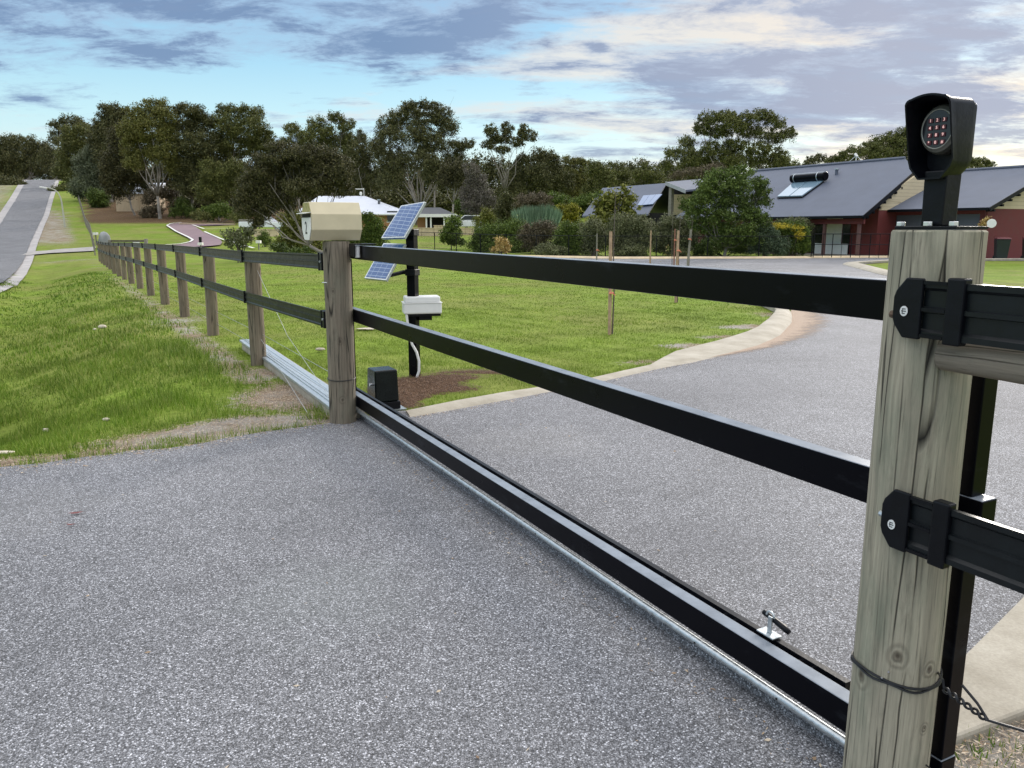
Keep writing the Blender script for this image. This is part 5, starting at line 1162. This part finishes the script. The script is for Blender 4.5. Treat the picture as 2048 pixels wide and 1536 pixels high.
sapling(1224, None, 11.16, (1221.5, 463, 'stake'), (1231, 384, .04), [586], 'nearest sapling: tall bare stem tied to a thick timber stake', w_=.024)
sapling(1195, None, 22, (1194, 467, 'fencegrey'), None, [500], 'thin grey stake left of the thick timber stake')
sapling(1302, None, 21, (1302, 461, 'stake'), (1303, 440, .02), None, 'pale slim stake standing alone between the two groups')
sapling(1351, None, 21.5, (1350, 458, 'redbrown_s'), (1346, 430, -.06), [480], 'reddish stake at the left of the close group of three', (1335, 508, .09, 26))
sapling(1357, None, 16.0, (1356.5, 461, 'stake'), (1361, 430, .035), [501], 'broad pinkish timber stake in the middle of the close group', w_=.027)
sapling(1376, None, 20, (1382, 459, 'fencegrey'), (1386, 434, .03), [478], 'grey leaning stake at the right of the close group', w_=.03)

# ------------------------------------------------------------------ rocks, slab, leaves
for (px, py, r_, lab, nm) in [(205, 656, (.07, .05, .035), 'pale rock half buried in the grass bank', 1), (190, 660, (.03, .025, .02), 'small pale stone left of the larger rock on the bank', 2), (93, 862, (.03, .022, .02), 'pale stone in grass above the asphalt at the left', 3), (212, 841, (.035, .022, .014), 'flat pale stone at the foot of the grass bank', 4), (12, 907, (.07, .03, .012), 'thin pale stone at the left edge by the asphalt', 5)]:
    p = onT(px, py); tag(part('rock', MB().rock(p + ZV * r_[2] * .35, r_, nm), M['rockm'], None, smooth=True), lab, 'rock', 'pale stones in the verge')
p = onT(731, 660); tag(part('stone_slab', MB().rock(p + ZV * .012, (.15, .08, .012), 8), M['rockm'], None, smooth='auto'), 'pale flat stone lying in the lawn behind the far gatepost', 'stone')
p = onT(640, 702); tag(part('rock', MB().rock(p + ZV * .02, (.06, .045, .02), 12), M['rockm'], None, smooth=True), 'brownish stone in the lawn left of the far gatepost', 'rock', 'pale stones in the verge')
for (px, py, L_, a_, lab) in [(152, 1028, .036, .35, 'longer reddish dead leaf on the asphalt'), (142, 1051, .022, .1, 'shorter dark red dead leaf on the asphalt')]:
    p = G(px, py, .008); d_ = np.array([math.cos(a_), math.sin(a_), 0]); e_ = np.array([-math.sin(a_), math.cos(a_), 0])
    V = []
    for q in np.linspace(-1, 1, 9):
        w__ = .32 * L_ * max(0, 1 - q * q); 
        for k in (-1, 0, 1): V.append(p + d_ * q * L_ + e_ * k * w__ + ZV * (.004 + .25 * abs(k) * w__ + .006 * q * q))
    mb = MB(); mb.addvf(V, [(i * 3 + j, i * 3 + j + 1, (i + 1) * 3 + j + 1, (i + 1) * 3 + j) for i in range(8) for j in range(2)])
    o = part('dead_leaf', mb, M['deadleaf'], None, smooth=True); so = o.modifiers.new('thick', 'SOLIDIFY'); so.thickness = .0006; tag(o, lab, 'leaf', 'dead leaves on the asphalt')

# ------------------------------------------------------------------ vegetation
def clumpleaves(clumps, D, L, cover=2.4, droop=.3, sub=.34, gap=0.0, depth=1.0):
    """clumps: (px, py, rx, ry) in full-size pixels at distance D -> leaf-sized faces in real space"""
    out_ = []
    for c_ in clumps:
        px, py, rx, ry = c_[:4]; rx *= 1.16; ry *= 1.16; Dc = D + (c_[4] if len(c_) > 4 else rng.uniform(-.5, .5) * rx * mpp(D)); m_ = mpp(Dc); C = at(px, py, Dc); R_ = np.array([rx * m_, rx * m_ * .8 * depth, ry * m_])
        n = int(2.1 * cover * math.pi * R_[0] * R_[2] / (.17 * L * L)); ns = max(9, int(9 + 22 * (R_[0] * R_[2]) ** .5 / (L * 3)))
        q = rng.normal(0, 1, (ns, 3)); q /= np.linalg.norm(q, axis=1)[:, None]; q *= rng.uniform(.2, 1.25, (ns, 1)) ** .6
        cs = C + q * R_ * .78; sr = rng.uniform(.35, 1.35, ns) * sub; k = rng.integers(0, ns, n)
        g = rng.normal(0, 1, (n, 3)); g /= np.linalg.norm(g, axis=1)[:, None] + 1e-9; g *= rng.uniform(0, 1.15, (n, 1)) ** .6
        P = cs[k] + g * (R_.min() * .6 + R_ * .4) * sr[k][:, None]
        P += rng.normal(0, 1, (n, 3)) * L * .35
        out_.append(P)
    P = np.concatenate(out_); return leafquads(P, L, .42, droop)
def limbs(mb, base_, clumps, D, r0, fork=.45, curve=.15, seg=6):
    """trunk to a fork, then a limb to every clump"""
    cs = [at(c[0], c[1], D + (c[4] if len(c) > 4 else 0)) for c in clumps]; top = np.mean(cs, axis=0); low = min(c[2] for c in cs)
    fk = base_ + (top - base_) * np.array([.5, .5, 0]) + ZV * max(.3, (low - base_[2]) * fork)
    mid = (base_ + fk) / 2 + np.array([rng.normal(0, .04), 0, 0]) * (fk[2] - base_[2])
    mb.tube([base_ - ZV * .3, base_ + ZV * .15, mid, fk], [r0 * 1.3, r0, r0 * .85, r0 * .75], seg + 2)
    for c in cs:
        d = c - fk; m1 = fk + d * .35 + ZV * np.linalg.norm(d) * -curve * .5 + rng.normal(0, .06, 3) * np.linalg.norm(d); m2 = fk + d * .7 + rng.normal(0, .05, 3) * np.linalg.norm(d)
        mb.tube([fk, m1, m2, c], [r0 * .45, r0 * .32, r0 * .18, r0 * .05], seg)
        for _ in range(2): e = c + rng.normal(0, .09, 3) * np.linalg.norm(d) * np.array([1, 1, .7]) ; mb.tube([m2, lerp(m2, e, .5) + ZV * .05, e], [r0 * .12, r0 * .08, r0 * .03], 4)
def tree(name, label, mat, clumps, bpx, D=None, cover=2.3, L=None, r0=.22, bark='bark', fork=.5, droop=.3, group='trees on the hillside', cat='tree', sub=.34, gz=None):
    if D is None: b_ = onT(bpx[0], bpx[1], 20); D = b_[1]
    else: x = (bpx[0] - 1024) / (FPX / .9818) * D; b_ = np.array([x, D, float(terr(x, D))])
    L = L or max(.05, 3.5 * mpp(D)); t_ = thing(name, label, cat, b_, group)
    fastmesh('crown', clumpleaves(clumps, D, L, cover, droop, sub), 4, M[mat], t_)
    mb = MB(); limbs(mb, b_, clumps, D, r0, fork); part('trunk', mb, M[bark], t_, smooth=True)
G1, G2 = 'gum trees along the skyline', 'gum trees around the far gardens'
tree('gum_tree', 'dark rounded tree at the far left edge of the skyline', 'euc_dark', [(8, 295, 26, 22), (38, 290, 28, 20), (10, 330, 34, 30), (45, 335, 30, 34), (-12, 310, 25, 30), (-30, 350, 30, 30), (15, 370, 40, 22)], (25, 392), 235, r0=.35, group=G1, cover=2.0)
tree('gum_tree', 'dark tree with pale forked trunk left of the hilltop road', 'euc_dark', [(66, 285, 14, 14), (58, 310, 20, 18), (82, 300, 20, 20), (78, 330, 24, 22), (50, 345, 20, 18), (95, 345, 18, 24)], (58, 372), 232, r0=.4, group=G1, cover=1.7)
tree('gum_tree', 'tall dark lacy tree directly behind the top of the road', 'euc_dark', [(140, 240, 20, 11), (122, 252, 22, 14), (160, 250, 18, 14), (112, 275, 16, 15), (135, 285, 30, 18), (108, 310, 28, 22), (130, 335, 28, 22), (95, 325, 20, 16)], (118, 372), 228, r0=.45, group=G1, cover=1.6)
tree('gum_tree', 'broad dull green tree right of the road crest', 'euc', [(160, 270, 32, 22), (148, 305, 34, 30), (180, 310, 30, 34), (145, 345, 34, 28), (170, 360, 34, 26), (190, 275, 20, 16)], (163, 398), 175, r0=.3, group=G1, cover=2.6)
tree('gum_tree', 'grey-green bushy tree before the dark trees at left', 'euc_grey', [(186, 303, 22, 16), (172, 330, 28, 24), (200, 330, 24, 24), (186, 360, 34, 26), (205, 385, 24, 20), (165, 375, 24, 20)], (186, 420), 140, r0=.2, group=G1, cover=2.8)
tree('gum_tree', 'very dark tall tree at the left end of the big grove', 'euc_dark', [(222, 220, 22, 15), (240, 228, 22, 15), (210, 245, 22, 20), (200, 275, 24, 26), (235, 265, 34, 34), (225, 310, 34, 34)], (228, 430), 138, r0=.3, group=G1, cover=2.5)
tree('gum_tree', 'reddish olive tree behind the tan shed', 'sheoak', [(245, 280, 28, 30), (232, 325, 28, 34), (262, 330, 30, 34), (240, 370, 30, 26), (218, 360, 16, 30), (285, 360, 24, 26)], (272, 440), 116, r0=.16, group=G1, cover=2.4)
tree('gum_tree', 'tallest olive-green gum with pale forking trunks beside the shed', 'euc_olive', [(312, 213, 26, 15), (330, 235, 22, 20), (282, 232, 34, 20), (300, 262, 46, 26), (262, 262, 28, 22), (336, 275, 22, 28), (285, 295, 40, 26), (325, 310, 28, 22), (270, 320, 26, 20), (345, 330, 16, 20)], (322, 441), 110, r0=.24, fork=.42, group=G1, cover=2.3)
tree('gum_tree', 'dark gum with rounded heads right of the tallest olive gum', 'euc_dark', [(362, 220, 18, 13), (385, 225, 24, 15), (370, 250, 28, 22), (405, 245, 30, 20), (390, 285, 42, 30), (365, 320, 30, 34), (405, 330, 34, 34), (385, 365, 40, 26)], (383, 441), 112, r0=.2, group=G1, cover=2.4)
tree('gum_tree', 'wide dark gum with a clipped-looking top in the middle of the grove', 'euc', [(448, 222, 16, 14), (478, 222, 24, 13), (510, 228, 20, 16), (455, 250, 34, 22), (500, 258, 36, 24), (530, 275, 22, 20), (470, 290, 44, 28), (515, 300, 32, 24), (450, 330, 36, 30), (545, 300, 16, 14), (430, 290, 20, 26)], (446, 432), 114, r0=.26, group=G1, cover=2.3)
tree('gum_tree', 'dense mid-green gum low between the two dark gums', 'euc', [(425, 350, 26, 28), (455, 375, 30, 28), (420, 385, 30, 22), (470, 345, 24, 24)], (440, 441), 107, r0=.15, group=G1, cover=2.8)
tree('gum_tree', 'thin gum with open tufts right of the wide dark gum', 'euc', [(585, 258, 20, 11), (600, 275, 24, 14), (572, 285, 16, 12), (610, 300, 30, 18), (590, 320, 30, 18)], (600, 440), 108, r0=.15, group=G1, cover=1.7)
tree('gum_tree', 'two-headed gum above the mailbox', 'euc', [(632, 247, 18, 14), (650, 262, 24, 14), (672, 235, 17, 12), (690, 250, 20, 14), (628, 275, 30, 18), (670, 285, 34, 22), (640, 310, 34, 20), (700, 285, 20, 20), (695, 325, 26, 30)], (664, 440), 106, r0=.2, group=G1, cover=1.9)
tree('gum_tree', 'slender dark gum left of the tall domed gum', 'euc_dark', [(722, 275, 16, 14), (710, 305, 18, 22), (735, 310, 18, 22), (725, 345, 24, 30), (715, 380, 24, 24), (752, 355, 18, 26)], (728, 440), 103, r0=.16, group=G1, cover=2.2)
tree('gum_tree', 'tall domed gum with a pale Y-shaped trunk above the solar panels', 'euc_dark', [(820, 216, 24, 13), (855, 211, 26, 11), (882, 226, 22, 15), (800, 235, 28, 15), (845, 240, 40, 18), (775, 250, 22, 18), (895, 255, 24, 20), (815, 268, 44, 22), (765, 290, 26, 30), (865, 285, 38, 24), (920, 290, 22, 13), (785, 325, 36, 30), (840, 315, 36, 22), (905, 315, 26, 20), (780, 360, 26, 28), (940, 288, 10, 8)], (834, 442), 98, r0=.22, fork=.30, group=G1, cover=2.0)
tree('gum_tree', 'slim gum with bare pale stem behind the carport', 'euc_dark', [(868, 330, 22, 20), (880, 352, 20, 16), (855, 350, 16, 16)], (871, 440), 96, r0=.11, fork=.7, group=G1, cover=2.2)
tree('gum_tree', 'brownish gum with forked pale trunk behind the carport roof', 'sheoak', [(905, 335, 22, 18), (890, 355, 18, 16), (925, 350, 18, 20), (910, 368, 20, 12)], (906, 445), 92, r0=.13, fork=.55, group=G1, cover=2.3)
tree('bare_tree', 'grey twiggy half-bare tree left of the sparse pale-trunked gum', 'brownleaf', [(945, 345, 18, 24), (960, 370, 20, 26), (935, 385, 16, 26), (950, 410, 26, 24), (975, 400, 20, 24)], (950, 445), 84, r0=.12, group=G1, cover=1.3, bark='fencegrey')
tree('gum_tree', 'sparse tufted gum with slim pale trunks standing against the sky', 'euc_dark', [(982, 262, 14, 13), (990, 280, 18, 11), (1012, 256, 15, 10), (1010, 275, 18, 12), (1046, 262, 11, 14), (1058, 272, 16, 11), (1035, 285, 16, 10), (975, 290, 12, 8), (1005, 300, 18, 8)], (1006, 442), 98, r0=.15, fork=.45, group=G1, cover=2.3)
tree('gum_tree', 'dark low-branched tree between the sparse gum and the feathery one', 'euc_dark', [(1048, 322, 18, 14), (1062, 345, 28, 26), (1035, 360, 26, 26), (1080, 365, 24, 24), (1020, 385, 30, 22)], (1050, 440), 100, r0=.16, group=G1, cover=2.5)
tree('gum_tree', 'dense rounded dark tree right of the sparse gum', 'euc_dark', [(1078, 310, 18, 14), (1100, 322, 26, 18), (1088, 345, 30, 24), (1115, 365, 32, 26), (1085, 385, 30, 20)], (1095, 440), 103, r0=.18, group=G1, cover=2.6)
tree('gum_tree', 'yellowish-tipped gum in the middle of the skyline', 'euc_olive', [(1140, 322, 18, 10), (1165, 325, 16, 10), (1150, 340, 28, 16), (1135, 365, 26, 24), (1170, 370, 30, 26), (1150, 395, 34, 22)], (1152, 440), 106, r0=.16, group=G1, cover=2.1)
tree('gum_tree', 'bushy green tree on the skyline left of the house roof', 'euc', [(1192, 338, 20, 14), (1205, 360, 28, 22), (1185, 385, 26, 22), (1218, 390, 28, 20)], (1200, 440), 96, r0=.16, group=G1, cover=2.6)
tree('gum_tree', 'small flat-topped gum against the pale sky', 'euc', [(1232, 331, 18, 8), (1222, 345, 16, 10), (1248, 348, 22, 12), (1238, 368, 28, 18), (1260, 385, 26, 20)], (1240, 440), 104, r0=.14, group=G1, cover=2.0)
tree('gum_tree', 'little round-headed gum left of the big airy gum', 'euc', [(1290, 333, 12, 9), (1282, 350, 20, 12), (1308, 352, 20, 14), (1290, 372, 30, 18), (1325, 372, 24, 16)], (1295, 440), 100, r0=.12, group=G1, cover=2.0)
tree('gum_tree', 'big airy gum with rounded crown against the sky above the house', 'euc', [(1420, 238, 24, 15), (1450, 232, 24, 12), (1405, 258, 20, 14), (1438, 265, 30, 14), (1490, 236, 26, 14), (1525, 230, 24, 12), (1550, 245, 22, 14), (1505, 262, 30, 15), (1545, 275, 26, 14), (1578, 268, 17, 13), (1470, 290, 28, 13), (1515, 300, 30, 15), (1425, 298, 26, 14), (1555, 312, 26, 15), (1480, 322, 34, 16), (1530, 328, 30, 16), (1465, 250, 30, 16), (1450, 312, 34, 18), (1570, 330, 24, 16), (1400, 320, 30, 16), (1440, 335, 34, 16)], (1478, 440), 84, r0=.22, fork=.45, group=G1, cover=2.1, sub=.34)
tree('gum_tree', 'loose low gum leaning out left of the big airy gum', 'euc', [(1375, 285, 20, 14), (1348, 308, 22, 12), (1380, 315, 26, 18), (1335, 330, 18, 10), (1410, 335, 30, 18), (1370, 345, 30, 14)], (1385, 440), 86, r0=.15, group=G1, cover=1.8)
tree('gum_tree', 'low tufted treetop behind the left of the long roof', 'euc_dark', [(1620, 322, 16, 8), (1640, 318, 14, 9), (1610, 338, 22, 12), (1645, 338, 24, 12)], (1625, 400), 92, r0=.14, group=G1, cover=2.0)
tree('gum_tree', 'long dark tree rising behind the ridge towards the keypad', 'euc', [(1670, 322, 18, 9), (1700, 308, 26, 14), (1735, 298, 28, 14), (1768, 285, 28, 16), (1800, 275, 22, 16), (1822, 262, 16, 9), (1715, 328, 34, 14), (1765, 312, 36, 18), (1810, 305, 30, 26), (1850, 300, 26, 26)], (1760, 410), 82, r0=.25, group=G1, cover=2.6)
tree('gum_tree', 'round treetop showing over the roof right of the keypad', 'euc', [(1942, 322, 13, 8), (1960, 325, 18, 9), (1978, 330, 13, 9), (1950, 345, 30, 14), (1905, 335, 20, 12)], (1950, 420), 84, r0=.2, group=G1, cover=2.6)
# nearer trees
tree('she_oak', 'broad drooping dark tree with leaning stems left of the mailbox', 'sheoak', [(560, 310, 44, 22), (610, 312, 40, 22), (655, 318, 38, 22), (525, 345, 36, 28), (580, 345, 44, 28), (640, 350, 44, 28), (685, 345, 26, 26), (505, 380, 34, 30), (555, 385, 40, 28), (610, 375, 40, 20), (675, 375, 32, 16), (490, 410, 22, 28), (530, 415, 26, 24), (575, 405, 24, 16), (515, 440, 14, 20)], (650, 508), 44, r0=.11, bark='bark', fork=.30, group=G2, cover=2.7, L=.12, droop=.8)
tree('feathery_tree', 'feathery bright green tree in front of the house beside the long roof', 'feather', [(1440, 352, 34, 14), (1480, 345, 28, 12), (1420, 375, 34, 18), (1475, 372, 40, 18), (1515, 370, 24, 16), (1395, 400, 32, 15), (1450, 400, 40, 20), (1505, 402, 36, 18), (1530, 385, 16, 10), (1395, 425, 26, 14), (1440, 432, 40, 18), (1500, 430, 34, 20), (1425, 458, 30, 14), (1475, 462, 40, 18), (1525, 445, 18, 20), (1400, 448, 22, 14), (1450, 480, 44, 14), (1375, 412, 16, 12), (1500, 475, 28, 14)], (1452, 516), 41.5, r0=.085, bark='bark', fork=.55, group=G2, cover=2.2, L=.12, droop=.0)
for dx, dd_ in ((-14, 0), (10, .3)):
    pass
tree('young_tree', 'slim leafy young tree behind the mesh fence at its left end', 'hedge', [(905, 445, 18, 12), (900, 465, 20, 16), (912, 482, 18, 12), (890, 478, 12, 12)], (902, 502), 51.5, r0=.04, bark='barkdark', group=G2, cover=2.2, L=.16)

def shrub(name, label, mat, clumps, base_px, D, cover=2.6, L=None, droop=0.0, group='garden shrubs beyond the driveway', spiky=0.0, extra=None, stems=4, cat='shrub'):
    x = (base_px - 1024) / (FPX / .9818) * D; b_ = np.array([x, D, float(terr(x, D))]); t_ = thing(name, label, cat, b_, group); L = L or max(.05, 3.4 * mpp(D))
    if spiky:
        P = []; m_ = mpp(D)
        for (px, py, rx, ry) in clumps:
            C = at(px, py, D); n = int(cover * rx * ry * .9); a = rng.uniform(-1, 1, n); c = rng.uniform(-1, 1, n)
            P0 = C + np.stack([a * rx * m_ * .85, c * rx * m_ * .6, np.full(n, -ry * m_)], -1); P1 = P0 + np.stack([a * rx * m_ * .35 + rng.normal(0, .08, n), rng.normal(0, .1, n), ry * m_ * 2 * rng.uniform(.7, 1.05, n) * (1 - .25 * a * a)], -1)
            w_ = L * .12 * spiky; Pm = (P0 + P1) / 2; P.append(np.stack([P0 + [w_ * .3, 0, 0], Pm + np.array([w_, 0, 0]), P1, Pm - np.array([w_, 0, 0])], 1))
        V = np.concatenate(P)
    else: V = clumpleaves(clumps, D, L, cover, droop, .4)
    fastmesh('foliage', V, 4, M[mat], t_)
    mb = MB()
    for i in range(stems):
        c = clumps[i % len(clumps)]; e = at(c[0] + rng.uniform(-.4, .4) * c[2], c[1], D); mb.tube([b_ + np.array([rng.normal(0, .08), 0, -.1]), lerp(b_, e, .5) + rng.normal(0, .04, 3), e], [.035, .025, .01], 5)
    part('stems', mb, M['barkdark'], t_)
    if extra: fastmesh(extra[0], clumpleaves(extra[2], D - .25, L * .6, extra[3], 0, .4), 4, M[extra[1]], t_)
    return t_
shrub('shrub', 'wide olive-green hedge-like shrub at the left behind the mesh fence', 'hedge', [(985, 470, 34, 26), (1020, 465, 36, 26), (960, 488, 24, 22), (1000, 495, 44, 18), (1045, 488, 24, 22)], 1000, 49)
shrub('conifer', 'dark upright conifer with a rounded tip behind the olive hedge', 'euc_dark', [(1012, 398, 12, 14), (1008, 420, 20, 20), (1016, 442, 24, 18)], 1012, 56, 3.2)
shrub('reed_clump', 'blue-green reedy clump standing above the brown shrubs', 'bluegreen', [(1058, 432, 30, 22), (1092, 432, 26, 24)], 1075, 52, 1.4, spiky=1.6)
shrub('shrub', 'low reddish-brown shrub behind the blue-green reeds', 'redbrown', [(1050, 398, 22, 10), (1080, 396, 24, 10), (1070, 408, 36, 10)], 1065, 60, 2.6)
shrub('shrub', 'round orange-green shrub right of the blue-green reeds', 'yellowgreen', [(1125, 425, 16, 14), (1145, 422, 16, 14), (1136, 438, 24, 14)], 1136, 54, 2.8)
shrub('shrub', 'brownish grey shrub below the blue-green reeds', 'redbrown', [(1060, 466, 26, 18), (1090, 462, 26, 20), (1075, 485, 30, 18)], 1075, 46.5, 2.6)
shrub('shrub', 'tall dense dark green shrub right of the brown shrub', 'hedge', [(1135, 465, 22, 22), (1155, 470, 22, 24), (1145, 492, 30, 20), (1120, 490, 18, 18)], 1142, 44.5, 3.0)
shrub('shrub', 'low grey shrub in shade behind the fence left of the dense green one', 'greyolive', [(1090, 500, 26, 12), (1115, 503, 20, 10)], 1100, 43, 2.2)
shrub('shrub', 'soft grey-green shrub between the dense green and the large grey-olive shrub', 'greyolive', [(1182, 455, 20, 20), (1195, 478, 24, 24), (1180, 498, 22, 16)], 1188, 43.5, 2.5)
shrub('strappy_plant', 'tall yellow-green strappy plant left of the solar-panelled wing', 'yellowgreen2', [(1205, 410, 22, 22), (1240, 398, 24, 24), (1222, 430, 34, 22), (1262, 415, 16, 22), (1195, 440, 20, 18)], 1228, 53, 2.2, droop=.2, L=.26)
shrub('shrub', 'large rounded grey-olive shrub with pale tips', 'greyolive', [(1245, 448, 28, 20), (1280, 448, 26, 20), (1230, 475, 24, 24), (1262, 480, 36, 26), (1298, 475, 20, 26), (1260, 503, 40, 14)], 1265, 43, 2.7)
shrub('shrub', 'grey-olive shrub behind the close group of stakes', 'greyolive', [(1335, 450, 26, 18), (1370, 448, 24, 20), (1345, 478, 30, 22), (1378, 480, 22, 24), (1355, 503, 34, 12), (1320, 490, 16, 18)], 1350, 44, 2.5)
shrub('shrub', 'dark low shrub in the shade of the feathery tree', 'hedge', [(1420, 495, 26, 18), (1480, 492, 30, 20), (1400, 500, 16, 14)], 1450, 43.5, 2.4)
shrub('shrub', 'blue-green rounded shrub right of the feathery tree', 'bluegreen2', [(1530, 470, 26, 20), (1545, 492, 30, 20), (1515, 492, 20, 18)], 1535, 42, 2.8)
shrub('shrub', 'green shrub topped with yellow flowers beside the verandah', 'hedge', [(1570, 462, 26, 18), (1600, 465, 18, 20), (1585, 490, 30, 22), (1608, 492, 12, 18)], 1585, 42.6, 2.8, extra=('flowers', 'flower', [(1560, 452, 22, 7), (1590, 455, 20, 7), (1600, 470, 12, 8)], .55))
shrub('shrub', 'grey-green shrub behind the yellow-flowered one', 'greyolive', [(1590, 445, 22, 10), (1610, 455, 14, 16), (1565, 445, 16, 8)], 1595, 44, 2.4)
shrub('shrub', 'small orange-brown leafed shrub in front of the mesh fence', 'dry', [(1003, 486, 14, 10), (995, 496, 12, 8), (1012, 497, 12, 8)], 1003, 40, 1.7, L=.13)
shrub('shrub', 'yellow-green shrub among the stems of the dark drooping tree', 'yellowgreen2', [(585, 440, 26, 20), (600, 465, 34, 24), (580, 490, 34, 18), (620, 490, 24, 18)], 598, 50, 2.8, L=.15)
shrub('shrub', 'dark green leafy shrub right of the mailbox', 'hedge', [(738, 440, 18, 18), (755, 458, 20, 22), (735, 475, 24, 22), (758, 490, 20, 16)], 745, 46, 2.8, L=.13)
shrub('shrub', 'dark shrub hidden low behind the mailbox', 'hedge', [(680, 490, 30, 16), (710, 480, 22, 22), (700, 500, 26, 10)], 695, 48, 2.6, L=.14)
shrub('shrub', 'open greyish shrub with pale flowers left of the dark drooping tree', 'greyolive', [(462, 470, 20, 12), (485, 475, 20, 14), (470, 488, 22, 12), (498, 462, 14, 10)], 476, 44, 1.7, L=.14, extra=('flowers', 'offwhite', [(480, 480, 20, 14)], .06))
shrub('shrub', 'small dark leafy shrub behind the white letterbox', 'hedge', [(528, 472, 10, 10), (522, 480, 10, 8), (535, 482, 8, 8)], 527, 62, 2.2)
shrub('shrub', 'grassy low shrub at the foot of the drooping tree', 'feather', [(560, 495, 24, 10), (600, 502, 26, 8)], 580, 47, 1.8, L=.13)
GB = 'bushes on the far hillside'
shrub('bush', 'dark rounded bush at the left edge beside the uphill road', 'euc_dark', [(20, 365, 20, 12), (38, 372, 14, 14), (25, 380, 20, 10), (8, 375, 12, 10)], 26, 185, 3, group=GB, cat='bush')
shrub('bush', 'low dark bush right of the road crest', 'euc', [(112, 382, 16, 9), (132, 376, 14, 8), (122, 390, 18, 7)], 120, 165, 2.6, group=GB, cat='bush')
shrub('bush', 'bright green round bush left of the tan shed', 'feather', [(190, 392, 16, 14), (205, 396, 16, 14), (196, 408, 20, 10)], 197, 128, 3, group=GB, cat='bush')
shrub('bush', 'brown dry bush in front of the shed corner', 'redbrown', [(290, 425, 14, 9), (310, 420, 16, 9), (300, 434, 24, 7)], 300, 112, 2.3, group=GB, cat='bush')
shrub('bush', 'brown hanging bush below the tallest olive gum', 'redbrown', [(300, 395, 16, 16), (325, 385, 22, 12), (345, 390, 14, 12)], 322, 113, 2.0, group=GB, cat='bush')
shrub('bush', 'mid-green bush at the foot of the central gums', 'feather', [(365, 410, 16, 14), (352, 425, 14, 10), (380, 425, 16, 10)], 366, 111, 2.2, group=GB, cat='bush')
shrub('bush', 'green understorey bush left of the dark drooping tree', 'hedge', [(420, 425, 20, 14), (445, 420, 20, 16), (465, 430, 18, 12)], 442, 104, 2.6, group=GB, cat='bush')
shrub('bush', 'bush in front of the middle gums beside the mauve drive', 'euc', [(400, 432, 22, 10), (480, 432, 22, 12)], 430, 101, 2.4, group=GB, cat='bush')
shrub('bush', 'green bush between the bare tree and the carport', 'feather', [(925, 410, 16, 12), (940, 425, 18, 12)], 932, 88, 2.4, group=GB, cat='bush')
shrub('bush', 'olive bush left of the dark conifer', 'yellowgreen2', [(975, 430, 16, 14), (962, 445, 16, 14), (985, 445, 14, 12)], 972, 66, 2.6, group=GB, cat='bush')
shrub('bush', 'dark bush under the skyline trees left of the solar-panelled wing', 'hedge', [(1160, 405, 26, 16), (1195, 400, 24, 16), (1110, 400, 26, 14)], 1160, 72, 2.6, group=GB, cat='bush')
shrub('bush', 'brownish bush below the loose low gum behind the house', 'redbrown', [(1390, 345, 24, 10), (1430, 340, 26, 12), (1355, 352, 16, 8)], 1400, 78, 2.4, group=GB, cat='bush', stems=2)
shrub('climbing_plant', 'small leafy plant hanging at the corner of the red wall', 'dry', [(1972, 442, 8, 7), (1966, 450, 7, 6)], 1970, 37.6, 2.0, L=.09, group='plants by the red wall', cat='plant', stems=2)
# far-off wood on the hill behind everything: it reads as one dark mass
P = []
far = [(x, 352 + 8 * math.sin(x * .012) + rng.uniform(-7, 7), 32, 26) for x in range(215, 1420, 30)] + [(x, 385 + rng.uniform(-6, 6), 32, 24) for x in range(205, 1420, 32)] + [(x, 412 + rng.uniform(-6, 6), 32, 18) for x in range(215, 1420, 34)]
V = clumpleaves(far, 150, .5, 1.5, .2, .4)
hill = [(x, 330 + rng.uniform(-7, 7), 26, 18) for x in list(range(-60, 70, 24)) + list(range(130, 230, 24))] + [(x, 355 + rng.uniform(-4, 4), 26, 15) for x in list(range(-60, 56, 24)) + list(range(126, 230, 24))] + [(75, 312, 18, 12), (110, 318, 20, 14)]
V0 = clumpleaves(hill, 262, .8, 1.6, .2, .4)
V2 = clumpleaves([(x, 408 + rng.uniform(-5, 5), 34, 24) for x in list(range(360, 520, 30)) + list(range(760, 1290, 30))], 118, .45, 1.5, .2, .4)
V = np.concatenate([V, V0])
struct(fastmesh('distant_wood', np.concatenate([V, V2]), 4, M['euc_dark']), 'stuff')
